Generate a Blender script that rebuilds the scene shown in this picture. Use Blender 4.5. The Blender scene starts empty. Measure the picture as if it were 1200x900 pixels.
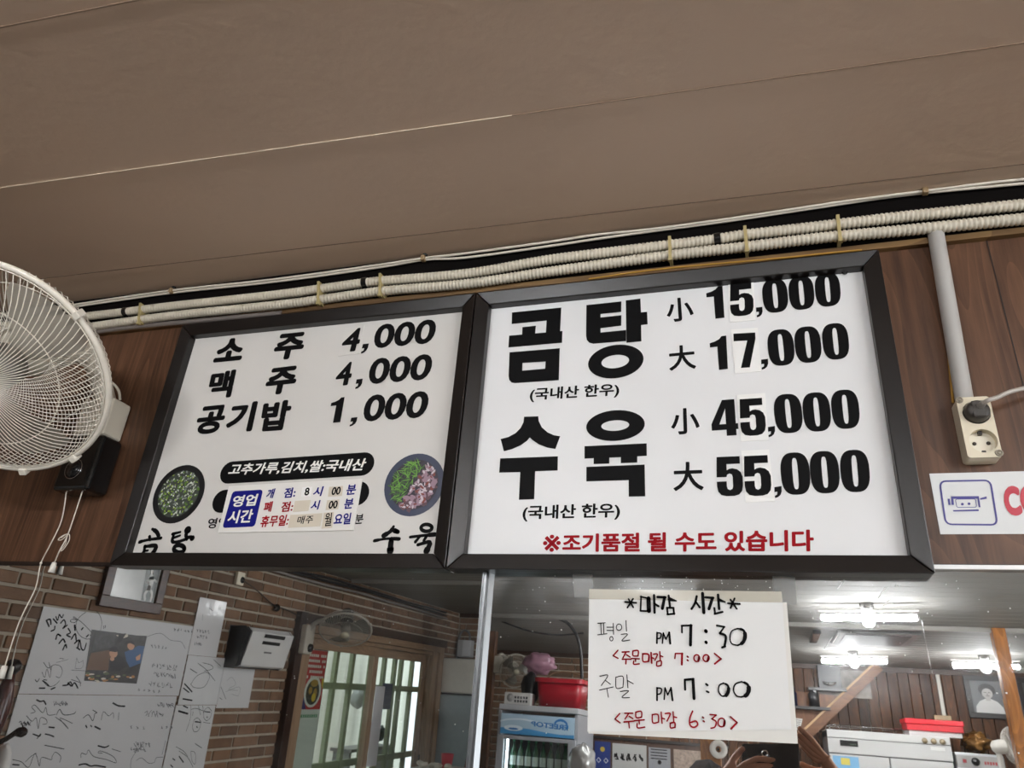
import bpy, math, random
from mathutils import Vector, Matrix, Quaternion
from mathutils.geometry import tessellate_polygon
V = Vector
sc = bpy.context.scene
COL = sc.collection

# ------------------------------------------------------------------ camera, world, light, exposure
F_PX = 857.44
YAW, PITCH, ROLL = -0.33364, 0.44343, 0.079426
CAM = V((0.0, -1.2, 1.65))
ca, sa, cb, sb = math.cos(YAW), math.sin(YAW), math.cos(PITCH), math.sin(PITCH)
FWD = V((sa * cb, ca * cb, sb)); R0 = V((ca, -sa, 0)); U0 = R0.cross(FWD)
cr, sr = math.cos(ROLL), math.sin(ROLL)
RGT = R0 * cr + U0 * sr; UPV = U0 * cr - R0 * sr
camd = bpy.data.cameras.new('camera'); cam = bpy.data.objects.new('camera', camd); COL.objects.link(cam)
camd.sensor_width = 36.0; camd.lens = F_PX / 1200 * 36.0; camd.clip_start = 0.02; camd.clip_end = 60
MW = Matrix((RGT, UPV, -FWD)).transposed().to_4x4(); MW.translation = CAM
cam.matrix_world = MW
sc.camera = cam
world = bpy.data.worlds.new('world'); sc.world = world; world.use_nodes = True
bgn = world.node_tree.nodes['Background']; bgn.inputs[0].default_value = (0.86, 0.93, 1.0, 1); bgn.inputs[1].default_value = 2.2
sc.view_settings.view_transform = 'Standard'; sc.view_settings.look = 'None'
sc.view_settings.gamma = 1.0; sc.view_settings.use_curve_mapping = False
EXPOSURE = 0.0
sc.view_settings.exposure = EXPOSURE
TUBE = 265.0          # radiance of the fluorescent tubes
WINDOW_W = 70.0       # daylight through an assumed, unseen shop front window on the right
sc.cycles.caustics_reflective = False; sc.cycles.caustics_refractive = False
sc.cycles.max_bounces = 10

def area(name, loc, direction, sx, sy, power, color):
    ld = bpy.data.lights.new(name, 'AREA'); ld.shape = 'RECTANGLE'; ld.size = sx; ld.size_y = sy
    ld.energy = power; ld.color = color
    o = bpy.data.objects.new(name, ld); COL.objects.link(o); o.location = loc
    o.rotation_euler = V(direction).to_track_quat('-Z', 'Y').to_euler()
    return o
area('assumed_window_daylight', (3.62, -2.3, 1.35), (-1, 0.12, 0.0), 2.4, 1.5, WINDOW_W, (0.93, 0.97, 1.0))  # area lamp for the assumed window, out of view
sund = bpy.data.lights.new('sun', 'SUN'); sund.energy = 3.2; sund.angle = 0.03; sund.color = (1.0, 0.97, 0.92)
suno = bpy.data.objects.new('sun', sund); COL.objects.link(suno); suno.rotation_euler = V((-0.42, -0.12, -1.0)).to_track_quat('-Z', 'Y').to_euler()

# ------------------------------------------------------------------ picture <-> place geometry
TILT = math.radians(1.5)
ZC = CAM.z + 0.773 * 1.2          # ceiling height
def ray(px, py):
    return (RGT * (px - 600) - UPV * (py - 450) + FWD * F_PX).normalized()
def wallp(px, py, y=0.0):
    d = ray(px, py); return CAM + d * ((y - CAM.y) / d.y)
def mray(px, py, left=None):
    d = ray(px, py)
    if left is None: left = px < 565
    t = TILT if left else 0.0
    n = V((0, -math.cos(t), -math.sin(t))); p0 = V((0, -0.006, 1.0 if left else 0))
    s = (p0 - CAM).dot(n) / d.dot(n)
    return CAM + d * s, d - n * (2 * d.dot(n))
def hit(px, py, ax, val, left=None):
    o, d = mray(px, py, left); i = 'xyz'.index(ax)
    return o + d * ((val - o[i]) / d[i])
XL = -3.65      # brick wall on the left
YB = -8.1       # back wall
XR = 3.6

# ------------------------------------------------------------------ materials
def lin(c):
    return tuple(((x / 255) / 12.92 if x / 255 <= 0.04045 else ((x / 255 + 0.055) / 1.055) ** 2.4) for x in c)
MATS = {}
def mat(name, rgb, rough=0.5, metal=0.0, coat=0.0, noise=0.0, nscale=8.0, bump=0.0, bscale=60.0, stretch=(1, 1, 1), emit=None, spec=0.5, island=0.0, trans=0.0, alpha=1.0, sheen=0.0):
    if name in MATS: return MATS[name]
    m = bpy.data.materials.new(name); m.use_nodes = True; nt = m.node_tree; N = nt.nodes; L = nt.links
    b = N['Principled BSDF']; c = lin(rgb)
    b.inputs['Base Color'].default_value = (*c, 1); b.inputs['Roughness'].default_value = rough
    b.inputs['Metallic'].default_value = metal; b.inputs['Coat Weight'].default_value = coat
    b.inputs['Specular IOR Level'].default_value = spec; b.inputs['Alpha'].default_value = alpha
    b.inputs['Transmission Weight'].default_value = trans
    if emit:
        b.inputs['Emission Color'].default_value = (*lin(emit[0]), 1); b.inputs['Emission Strength'].default_value = emit[1]
    tc = N.new('ShaderNodeTexCoord'); mp = N.new('ShaderNodeMapping'); mp.inputs['Scale'].default_value = stretch
    L.new(tc.outputs['Object'], mp.inputs['Vector'])
    src = None
    if noise > 0:
        n = N.new('ShaderNodeTexNoise'); n.inputs['Scale'].default_value = nscale; n.inputs['Detail'].default_value = 6
        L.new(mp.outputs[0], n.inputs['Vector'])
        mr = N.new('ShaderNodeMapRange'); mr.inputs[1].default_value = 0.25; mr.inputs[2].default_value = 0.75
        mr.inputs[3].default_value = 1 - noise; mr.inputs[4].default_value = 1 + noise
        L.new(n.outputs[0], mr.inputs[0]); src = mr.outputs[0]
    if island > 0:
        g = N.new('ShaderNodeNewGeometry'); mr2 = N.new('ShaderNodeMapRange')
        mr2.inputs[3].default_value = 1 - island; mr2.inputs[4].default_value = 1 + island
        L.new(g.outputs['Random Per Island'], mr2.inputs[0])
        if src:
            mm = N.new('ShaderNodeMath'); mm.operation = 'MULTIPLY'; L.new(src, mm.inputs[0]); L.new(mr2.outputs[0], mm.inputs[1]); src = mm.outputs[0]
        else: src = mr2.outputs[0]
    if src:
        vm = N.new('ShaderNodeVectorMath'); vm.operation = 'SCALE'; vm.inputs[0].default_value = c
        L.new(src, vm.inputs['Scale']); L.new(vm.outputs[0], b.inputs['Base Color'])
    if bump > 0:
        n2 = N.new('ShaderNodeTexNoise'); n2.inputs['Scale'].default_value = bscale; n2.inputs['Detail'].default_value = 4
        L.new(mp.outputs[0], n2.inputs['Vector'])
        bp = N.new('ShaderNodeBump'); bp.inputs['Strength'].default_value = bump; bp.inputs['Distance'].default_value = 0.01
        L.new(n2.outputs[0], bp.inputs['Height']); L.new(bp.outputs[0], b.inputs['Normal'])
    MATS[name] = m
    return m

def wood(name, dark, light, rough=0.45, axis='z', scale=1.0, spec=0.4, island=0.0, ring=0.55):
    """vertical-grain wood: long streaks plus cathedral rings"""
    if name in MATS: return MATS[name]
    m = bpy.data.materials.new(name); m.use_nodes = True; nt = m.node_tree; N = nt.nodes; L = nt.links
    b = N['Principled BSDF']; b.inputs['Roughness'].default_value = rough; b.inputs['Specular IOR Level'].default_value = spec
    tc = N.new('ShaderNodeTexCoord'); mp = N.new('ShaderNodeMapping')
    s = {'z': (22, 22, 1.3), 'x': (1.3, 22, 22), 'y': (22, 1.3, 22)}[axis]
    mp.inputs['Scale'].default_value = tuple(q * scale for q in s); L.new(tc.outputs['Object'], mp.inputs['Vector'])
    n1 = N.new('ShaderNodeTexNoise'); n1.inputs['Scale'].default_value = 1.6; n1.inputs['Detail'].default_value = 8; n1.inputs['Roughness'].default_value = 0.65
    L.new(mp.outputs[0], n1.inputs['Vector'])
    mp2 = N.new('ShaderNodeMapping'); s2 = {'z': (3.2, 3.2, 0.5), 'x': (0.5, 3.2, 3.2), 'y': (3.2, 0.5, 3.2)}[axis]
    mp2.inputs['Scale'].default_value = tuple(q * scale for q in s2); L.new(tc.outputs['Object'], mp2.inputs['Vector'])
    n0 = N.new('ShaderNodeTexNoise'); n0.inputs['Scale'].default_value = 1.4; n0.inputs['Detail'].default_value = 1
    L.new(mp2.outputs[0], n0.inputs['Vector'])
    mu = N.new('ShaderNodeMath'); mu.operation = 'MULTIPLY'; mu.inputs[1].default_value = 26; L.new(n0.outputs[0], mu.inputs[0])
    fr = N.new('ShaderNodeMath'); fr.operation = 'FRACT'; L.new(mu.outputs[0], fr.inputs[0])
    pw = N.new('ShaderNodeMath'); pw.operation = 'POWER'; pw.inputs[1].default_value = 3.0; L.new(fr.outputs[0], pw.inputs[0])
    mx = N.new('ShaderNodeMath'); mx.operation = 'MULTIPLY_ADD'; mx.inputs[1].default_value = ring * 0.5; L.new(pw.outputs[0], mx.inputs[0]); L.new(n1.outputs[0], mx.inputs[2])
    cr_ = N.new('ShaderNodeValToRGB'); cr_.color_ramp.elements[0].position = 0.28; cr_.color_ramp.elements[1].position = 0.98
    cr_.color_ramp.elements[0].color = (*lin(dark), 1); cr_.color_ramp.elements[1].color = (*lin(light), 1)
    L.new(mx.outputs[0], cr_.inputs[0]); out = cr_.outputs[0]
    if island > 0:
        g = N.new('ShaderNodeNewGeometry'); mr2 = N.new('ShaderNodeMapRange')
        mr2.inputs[3].default_value = 1 - island; mr2.inputs[4].default_value = 1 + island
        L.new(g.outputs['Random Per Island'], mr2.inputs[0])
        vm = N.new('ShaderNodeVectorMath'); vm.operation = 'SCALE'; L.new(out, vm.inputs[0]); L.new(mr2.outputs[0], vm.inputs['Scale']); out = vm.outputs[0]
    L.new(out, b.inputs['Base Color'])
    bp = N.new('ShaderNodeBump'); bp.inputs['Strength'].default_value = 0.12; bp.inputs['Distance'].default_value = 0.004
    L.new(n1.outputs[0], bp.inputs['Height']); L.new(bp.outputs[0], b.inputs['Normal'])
    MATS[name] = m
    return m

def mirror_mat():
    m = bpy.data.materials.new('worn_mirror'); m.use_nodes = True; nt = m.node_tree; N = nt.nodes; L = nt.links
    b = N['Principled BSDF']; b.inputs['Base Color'].default_value = (0.82, 0.82, 0.81, 1); b.inputs['Metallic'].default_value = 1.0
    b.inputs['Roughness'].default_value = 0.012
    d = N.new('ShaderNodeBsdfDiffuse'); d.inputs[0].default_value = (0.55, 0.56, 0.56, 1)
    g = N.new('ShaderNodeBsdfGlossy'); g.inputs['Roughness'].default_value = 0.16; g.inputs[0].default_value = (0.8, 0.8, 0.8, 1)
    tc = N.new('ShaderNodeTexCoord'); n = N.new('ShaderNodeTexNoise'); n.inputs['Scale'].default_value = 4.5; n.inputs['Detail'].default_value = 7
    n.inputs['Distortion'].default_value = 1.2
    L.new(tc.outputs['Object'], n.inputs['Vector'])
    mr = N.new('ShaderNodeMapRange'); mr.inputs[1].default_value = 0.45; mr.inputs[2].default_value = 0.85; mr.inputs[3].default_value = 0.004; mr.inputs[4].default_value = 0.12
    L.new(n.outputs[0], mr.inputs[0])
    m1 = N.new('ShaderNodeMixShader'); L.new(mr.outputs[0], m1.inputs[0]); L.new(b.outputs[0], m1.inputs[1]); L.new(g.outputs[0], m1.inputs[2])
    mr2 = N.new('ShaderNodeMapRange'); mr2.inputs[1].default_value = 0.5; mr2.inputs[2].default_value = 0.8; mr2.inputs[3].default_value = 0.004; mr2.inputs[4].default_value = 0.05
    L.new(n.outputs[0], mr2.inputs[0])
    m2 = N.new('ShaderNodeMixShader'); L.new(mr2.outputs[0], m2.inputs[0]); L.new(m1.outputs[0], m2.inputs[1]); L.new(d.outputs[0], m2.inputs[2])
    L.new(m2.outputs[0], N['Material Output'].inputs['Surface'])
    return m

def pane_mat(name, tint=(0.93, 0.97, 0.95)):
    if name in MATS: return MATS[name]
    m = bpy.data.materials.new(name); m.use_nodes = True; nt = m.node_tree; N = nt.nodes; L = nt.links
    t = N.new('ShaderNodeBsdfTransparent'); t.inputs[0].default_value = (*tint, 1)
    g = N.new('ShaderNodeBsdfGlossy'); g.inputs['Roughness'].default_value = 0.02
    mx = N.new('ShaderNodeMixShader'); mx.inputs[0].default_value = 0.07; L.new(t.outputs[0], mx.inputs[1]); L.new(g.outputs[0], mx.inputs[2])
    L.new(mx.outputs[0], N['Material Output'].inputs['Surface']); MATS[name] = m
    return m

WHITE = lambda: mat('white_plastic', (226, 222, 212), 0.35)
M_BLACK = mat('black_print', (6, 6, 7), 0.6, spec=0.12)
M_RED = mat('red_print', (150, 14, 26), 0.6, spec=0.12)
M_BLUE = mat('blue_print', (20, 22, 116), 0.6, spec=0.15)
M_WHITEPRINT = mat('white_print', (238, 236, 230), 0.4)
M_BOARD = mat('board_white', (226, 226, 226), 0.4, noise=0.03, nscale=5)
M_BOARD_OLD = mat('board_aged_white', (210, 207, 202), 0.42, noise=0.04, nscale=4)
M_FRAME = mat('frame_dark', (17, 12, 10), 0.33, noise=0.35, nscale=7, bump=0.05, bscale=40, stretch=(1, 1, 1), spec=0.5)
M_GUARD = mat('fan_white', (226, 219, 206), 0.35)
M_CREAM = mat('cream_plastic', (208, 200, 184), 0.4)
M_DARKPL = mat('black_plastic', (14, 14, 15), 0.18, coat=0.4)
M_STEEL = mat('stainless', (188, 190, 192), 0.28, metal=1.0)
M_CHROME = mat('chrome', (215, 216, 218), 0.12, metal=1.0)
M_GREY = mat('grey_enamel', (170, 172, 174), 0.35)
M_INK = mat('marker_ink', (10, 10, 12), 0.7, spec=0.1)
M_GREYINK = mat('faded_ink', (92, 92, 96), 0.6)
M_REDINK = mat('red_ink', (150, 12, 28), 0.7, spec=0.1)
M_PAPER = mat('paper_white', (226, 226, 224), 0.6, noise=0.02, nscale=6, bump=0.04, bscale=5)
M_PAPERG = mat('poster_paper', (196, 197, 199), 0.42)
M_FILM = mat('laminated_sheet', (206, 207, 208), 0.5, coat=1.0, bump=0.16, bscale=13)
_fb = M_FILM.node_tree.nodes['Principled BSDF']; _fb.inputs['Coat Roughness'].default_value = 0.06
M_FILM.node_tree.links.new(_fb.inputs['Normal'].links[0].from_socket, _fb.inputs['Coat Normal'])

# ------------------------------------------------------------------ mesh helpers
ORG = {}
def basis(axis):
    a = V(axis).normalized(); h = V((0, 0, 1)) if abs(a.z) < 0.9 else V((1, 0, 0))
    u = h.cross(a).normalized(); return u, a.cross(u), a
class M:
    def __init__(s): s.v = []; s.f = []; s.sm = []
    def add(s, vs, fs, smooth=False):
        k = len(s.v); s.v += [V(p) for p in vs]
        for f in fs: s.f.append([i + k for i in f]); s.sm.append(smooth)
        return s
    def box(s, c, d, R=None):
        c = V(c); h = V(d) / 2; vs = []
        for x in (-1, 1):
            for y in (-1, 1):
                for z in (-1, 1):
                    p = V((x * h.x, y * h.y, z * h.z)); vs.append(c + (R @ p if R else p))
        return s.add(vs, [(0, 1, 3, 2), (4, 6, 7, 5), (0, 4, 5, 1), (2, 3, 7, 6), (0, 2, 6, 4), (1, 5, 7, 3)])
    def b2(s, x0, x1, y0, y1, z0, z1):
        return s.box(((x0 + x1) / 2, (y0 + y1) / 2, (z0 + z1) / 2), (abs(x1 - x0), abs(y1 - y0), abs(z1 - z0)))
    def prism(s, poly, thick):
        """closed planar polygon (3-D points) thickened along the vector thick"""
        poly = [V(p) for p in poly]; t = V(thick); n = len(poly)
        tri = tessellate_polygon([poly])
        vs = poly + [p + t for p in poly]
        fs = [tuple(x) for x in tri] + [tuple(i + n for i in reversed(x)) for x in tri] + [(i, (i + 1) % n, (i + 1) % n + n, i + n) for i in range(n)]
        return s.add(vs, fs)
    def tube(s, pts, r, n=10, caps=True):
        pts = [V(p) for p in pts]; m = len(pts)
        rs = r if isinstance(r, (list, tuple)) else [r] * m
        T = [((pts[min(i + 1, m - 1)] - pts[max(i - 1, 0)]).normalized()) for i in range(m)]
        u, w, _ = basis(T[0]); rings = []
        for i in range(m):
            if i:
                q = T[i - 1].rotation_difference(T[i]); u = q @ u
                u = (u - T[i] * u.dot(T[i])).normalized()
            w = T[i].cross(u)
            rings.append([pts[i] + (u * math.cos(2 * math.pi * k / n) + w * math.sin(2 * math.pi * k / n)) * rs[i] for k in range(n)])
        vs = [p for rg in rings for p in rg]; fs = []
        for i in range(m - 1):
            for k in range(n):
                a = i * n + k; b = i * n + (k + 1) % n; fs.append((a, b, b + n, a + n))
        s.add(vs, fs, True)
        if caps: s.add(rings[0], [tuple(reversed(range(n)))]); s.add(rings[-1], [tuple(range(n))])
        return s
    def lathe(s, prof, o, axis=(0, 0, 1), n=32, smooth=True, a0=0, a1=2 * math.pi):
        u, w, a = basis(axis); o = V(o); full = abs(a1 - a0 - 2 * math.pi) < 1e-6
        k = n if full else n + 1; vs = []
        for r, h in prof:
            for i in range(k):
                t = a0 + (a1 - a0) * i / n
                vs.append(o + a * h + (u * math.cos(t) + w * math.sin(t)) * r)
        fs = []
        for j in range(len(prof) - 1):
            for i in range(n):
                p = j * k + i; q = j * k + (i + 1) % k; fs.append((p, q, q + k, p + k))
        return s.add(vs, fs, smooth)
    def torus(s, c, axis, R, r, n=64, m=8):
        u, w, a = basis(axis); c = V(c)
        pts = [c + (u * math.cos(2 * math.pi * i / n) + w * math.sin(2 * math.pi * i / n)) * R for i in range(n)]
        vs = []
        for p in pts:
            d = (p - c).normalized()
            for k in range(m): vs.append(p + (d * math.cos(2 * math.pi * k / m) + a * math.sin(2 * math.pi * k / m)) * r)
        fs = [(i * m + k, i * m + (k + 1) % m, ((i + 1) % n) * m + (k + 1) % m, ((i + 1) % n) * m + k) for i in range(n) for k in range(m)]
        return s.add(vs, fs, True)
    def sphere(s, c, r, n=16, R=None, squish=None):
        r = (r, r, r) if not isinstance(r, (tuple, list)) else r; c = V(c); vs = []; fs = []; h = n // 2
        for j in range(h + 1):
            ph = math.pi * j / h
            for i in range(n):
                t = 2 * math.pi * i / n
                p = V((r[0] * math.sin(ph) * math.cos(t), r[1] * math.sin(ph) * math.sin(t), r[2] * math.cos(ph)))
                if squish: p = squish(p)
                vs.append(c + (R @ p if R else p))
        for j in range(h):
            for i in range(n):
                a = j * n + i; b = j * n + (i + 1) % n; fs.append((a, a + n, b + n, b))
        return s.add(vs, fs, True)
    def build(s, name, m=None, parent=None, loc=None, bevel=0, smooth=None, seg=2):
        base = V(loc) if loc is not None else (ORG[parent] if parent is not None else V((0, 0, 0)))
        me = bpy.data.meshes.new(name); me.from_pydata([p - base for p in s.v], [], s.f)
        me.polygons.foreach_set('use_smooth', [bool(x) if smooth is None else smooth for x in s.sm]); me.update()
        if m: me.materials.append(m)
        o = bpy.data.objects.new(name, me); COL.objects.link(o); ORG[o] = base
        if parent is not None: o.parent = parent
        else: o.location = base
        if bevel:
            b = o.modifiers.new('bevel', 'BEVEL'); b.width = bevel; b.segments = seg; b.limit_method = 'ANGLE'; b.angle_limit = 0.7
        return o
def tag(o, label=None, cat=None, group=None, kind=None):
    if label: o['label'] = label
    if cat: o['category'] = cat
    if group: o['group'] = group
    if kind: o['kind'] = kind
    return o
def thing(name, loc, label, cat, group=None):
    o = bpy.data.objects.new(name, None); COL.objects.link(o); o.location = loc; o.empty_display_size = 0.05
    ORG[o] = V(loc); return tag(o, label, cat, group)
def struct(o): o['kind'] = 'structure'; return o
def bil(q, u, v):
    """q = TL, TR, BR, BL"""
    return (q[0] * (1 - u) + q[1] * u) * (1 - v) + (q[3] * (1 - u) + q[2] * u) * v
def text_geom(body, bold=0.0):
    """flat glyph mesh of a text in its own plane; bold thickens the strokes (in em)"""
    c = bpy.data.curves.new('lettering', 'FONT'); c.body = body; c.size = 1.0; c.resolution_u = 4
    o = bpy.data.objects.new('lettering', c); COL.objects.link(o)
    dg = bpy.context.evaluated_depsgraph_get(); me = bpy.data.meshes.new_from_object(o.evaluated_get(dg))
    vs = [V((p.co.x, p.co.y)) for p in me.vertices]; fs = [tuple(p.vertices) for p in me.polygons]
    bpy.data.objects.remove(o); bpy.data.curves.remove(c); bpy.data.meshes.remove(me)
    if bold:
        av, af = [], []
        k = 10
        for i in range(k):
            d = V((math.cos(2 * math.pi * i / k), math.sin(2 * math.pi * i / k))) * bold
            b = len(av); av += [p + d for p in vs]; af += [tuple(x + b for x in f) for f in fs]
        vs, fs = av, af
    return vs, fs
def text_on(mb, body, quad3, bold=0.0):
    """fit a text into a quad of 3-D corners (TL, TR, BR, BL)"""
    vs, fs = text_geom(body, bold)
    x0 = min(p.x for p in vs); x1 = max(p.x for p in vs); y0 = min(p.y for p in vs); y1 = max(p.y for p in vs)
    q = [V(p) for p in quad3]
    n = (q[3] - q[0]).cross(q[1] - q[0]).normalized(); per = max(1, len(vs) // (10 if bold else 1))
    mb.add([bil(q, (p.x - x0) / (x1 - x0), (y1 - p.y) / (y1 - y0)) + n * (0.000015 * (i // per)) for i, p in enumerate(vs)], fs)
def fill(mb, loops):
    """planar region: first loop outer, the others holes (3-D points)"""
    loops = [[V(p) for p in l] for l in loops]; flat = [p for l in loops for p in l]
    mb.add(flat, [tuple(t) for t in tessellate_polygon(loops)])
def stroke(mb, pts, w, up, closed=False, smooth=True):
    """pen line: ribbon through 3-D points lying in the plane with normal up; w half width or list"""
    pts = [V(p) for p in pts]
    if smooth and len(pts) > 2: pts = spline(pts, 6)
    n = V(up).normalized(); m = len(pts)
    ws = w if isinstance(w, list) else [w] * m
    if len(ws) != m: ws = [ws[min(len(ws) - 1, int(i / (m - 1) * (len(ws) - 1) + 0.5))] for i in range(m)]
    vs = []
    for i in range(m):
        t = pts[min(i + 1, m - 1)] - pts[max(i - 1, 0)]
        if t.length < 1e-9: t = V((1, 0, 0))
        sd = n.cross(t.normalized()); vs += [pts[i] + sd * ws[i], pts[i] - sd * ws[i]]
    mb.add(vs, [(2 * i, 2 * i + 1, 2 * i + 3, 2 * i + 2) for i in range(m - 1)])
    u, q, _ = basis(n)
    for e in (0, m - 1):
        mb.add([pts[e] + (u * math.cos(math.pi * k / 5) + q * math.sin(math.pi * k / 5)) * ws[e] for k in range(10)], [tuple(range(10))])
def spline(pts, n=6):
    out = []
    P = [pts[0]] + pts + [pts[-1]]
    for i in range(1, len(P) - 2):
        a, b, c, d = P[i - 1], P[i], P[i + 1], P[i + 2]
        for k in range(n):
            t = k / n
            out.append(0.5 * ((2 * b) + (c - a) * t + (2 * a - 5 * b + 4 * c - d) * t * t + (3 * b - a - 3 * c + d) * t ** 3))
    out.append(P[-2]); return out
def circ_pts(c, hw, hh, n=28, p=1.0):
    """ellipse (or super-ellipse) in pixels: centre, half-width vector, half-height vector"""
    o = []
    for i in range(n):
        t = 2 * math.pi * i / n; x, y = math.cos(t), math.sin(t)
        x = math.copysign(abs(x) ** p, x); y = math.copysign(abs(y) ** p, y)
        o.append((c[0] + hw[0] * x + hh[0] * y, c[1] + hw[1] * x + hh[1] * y))
    return o
def crumple(c, r, seed, amp=0.25, n=24, freq=3.0):
    """lumpy closed blob"""
    rnd = random.Random(seed); ks = [(V((rnd.uniform(-1, 1), rnd.uniform(-1, 1), rnd.uniform(-1, 1))) * freq, rnd.uniform(0, 6)) for _ in range(7)]
    mb = M()
    def sq(p):
        q = V((p.x / r[0], p.y / r[1], p.z / r[2])); a = sum(math.sin(k.dot(q) * 2 + f) for k, f in ks) / 7
        b = sum(math.sin(k.dot(q) * 5 + f * 2) for k, f in ks) / 7
        return p * (1 + amp * a + amp * 0.6 * b)
    mb.sphere(c, r, n, squish=sq); return mb

# ================================================================== THE ROOM
ceil_m = mat('ceiling_vinyl', (206, 180, 158), 0.55, noise=0.07, nscale=1.3, bump=0.10, bscale=55)
struct(M().b2(-3.95, XR + 0.3, YB - 0.3, 0.3, -0.1, 0).build('floor', mat('floor_tile', (120, 112, 100), 0.4, noise=0.1)))
# ceiling: near vinyl part and, beyond the batten, pale plastic boards
struct(M().b2(-3.95, XR + 0.3, -2.6, 0.3, ZC, ZC + 0.1).build('ceiling', ceil_m))
cb_ = M()
k = 0; y = -2.6
while y > YB - 0.2:
    cb_.b2(-3.95, XR + 0.3, y - 0.145, y - 0.003, ZC + 0.002, ZC + 0.08); cb_.b2(-3.95, XR + 0.3, y - 0.15, y, ZC + 0.006, ZC + 0.07); y -= 0.148
struct(cb_.build('ceiling.001', mat('ceiling_board', (138, 136, 131), 0.6, noise=0.08, nscale=1.2, island=0.05), bevel=0))
# seams of the vinyl sheets on the near ceiling
sm = M()
def cl(px, py):
    d = ray(px, py); return CAM + d * ((ZC - 0.0006 - CAM.z) / d.z)
def strip(mb, p, q, w, dz=0.0):
    p = V(p); q = V(q); t = (q - p).normalized(); s = V((-t.y, t.x, 0)) * w
    mb.prism([p + s, q + s, q - s, p - s], (0, 0, -0.0012))
a, b = cl(0, 220), cl(600, 135); d = (b - a); strip(sm, a - d * 1.2, b, 0.0006)
struct(sm.build('trim_1', mat('seam_light', (235, 220, 198), 0.5)))
sm = M(); a, b = cl(60, 325), cl(600, 262); d = (b - a); strip(sm, a - d * 1.0, b + d * 0.9, 0.0005)
struct(sm.build('trim_2', mat('seam_dark', (104, 84, 68), 0.7)))
sm = M(); a, b = cl(600, 135), cl(1200, 50); d = (b - a); strip(sm, a, b + d * 0.7, 0.0008)
struct(sm.build('trim_3', mat('seam_mid', (150, 127, 108), 0.6)))
sm = M(); a, b = cl(0, 32), cl(150, 2); d = (b - a); strip(sm, a - d * 2, b + d * 2, 0.0012)
struct(sm.build('trim_4', mat('seam_mid', (150, 127, 108), 0.6)))

ZM = 1.897      # bottom of the veneer panelling / top of the mirrors
ZV = wallp(640, 333).z + 0.0
ply = wood('veneer', (48, 29, 20), (124, 88, 64), 0.42, 'z', 1.3, ring=0.34)
wf = M(); wf.b2(-3.95, XR + 0.3, 0.0, 0.3, ZM, ZC)
struct(wf.build('wall_front', ply))
struct(M().b2(-3.95, XR + 0.3, 0.05, 0.3, 0, ZM).build('wall_front.001', mat('wall_lower', (96, 82, 70), 0.6)))
# shade of the wall top, put in as a near-black strip above the veneer
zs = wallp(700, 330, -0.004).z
struct(M().b2(-3.95, XR + 0.3, -0.004, 0, zs + 0.012, ZC).build('trim_5', mat('wall_top_shade', (9, 6, 5), 0.8, noise=0.3, spec=0.1)))
struct(M().b2(-3.95, XR + 0.3, -0.012, 0, zs, zs + 0.012).build('trim_6', wood('veneer_edge', (70, 48, 30), (140, 110, 70), 0.5, 'x')))
struct(M().b2(-3.95, -0.2, -0.012, 0, ZM - 0.001, ZM + 0.007).build('trim_7', mat('dark_edge', (30, 21, 16), 0.4)))
struct(M().b2(-0.2, XR + 0.3, -0.010, 0, ZM + 0.0135, ZM + 0.0155).build('trim_12', mat('dark_edge', (30, 21, 16), 0.4)))
# vertical joint of the veneer sheets right of the boards
struct(M().b2(0.418, 0.4195, -0.0008, 0, ZM, zs).build('trim_8', mat('joint_dark', (34, 22, 16), 0.6)))

# left wall: real brick slips on mortar, with the opening of the sliding door
DY0, DY1, DZ = -4.40, -7.62, 2.20
mort = mat('mortar', (168, 158, 142), 0.85, noise=0.12, nscale=20, bump=0.2, bscale=80)
brick_m = mat('brick', (112, 84, 62), 0.75, noise=0.22, nscale=12, bump=0.35, bscale=60, island=0.28)
wl = M(); wl.b2(XL - 0.2, XL - 0.012, DY0, 0.3, 0, ZC); wl.b2(XL - 0.2, XL - 0.012, YB - 0.3, DY1, 0, ZC); wl.b2(XL - 0.2, XL - 0.012, DY1, DY0, DZ, ZC)
struct(wl.build('wall_left', mort))
def bricks(mb, put, u0, u1, z0, z1, hole=None, seed=3):
    rnd = random.Random(seed); z = z0; row = 0; h = 0.061; g = 0.017
    while z < z1 - 0.01:
        L_ = 0.29 if row % 2 == 0 else 0.19
        u = u0 - (0.1 if row % 2 else 0.02) - rnd.uniform(0, 0.08)
        while u < u1:
            a, b = max(u, u0), min(u + L_, u1); zt = min(z + h, z1)
            if hole and zt > hole[2] and z < hole[3]:
                if a < hole[0] < b: b = hole[0]
                elif a < hole[1] < b: a = hole[1]
            if b - a > 0.02 and not (hole and b > hole[0] + 1e-6 and a < hole[1] - 1e-6 and zt > hole[2] and z < hole[3]):
                put(mb, a, b, z, zt, rnd.uniform(0, 0.003))
            u += L_ + g
        z += h + g; row += 1
bl = M()
bricks(bl, lambda mb, a, b, z, zt, e: mb.b2(XL - 0.014, XL - 0.002 + e, a, b, z, zt), -8.1, -0.02, 0.9, ZC - 0.005, (DY1, DY0, 0, DZ), 5)
struct(bl.build('wall_left.001', brick_m, bevel=0.004, seg=1))
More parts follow.
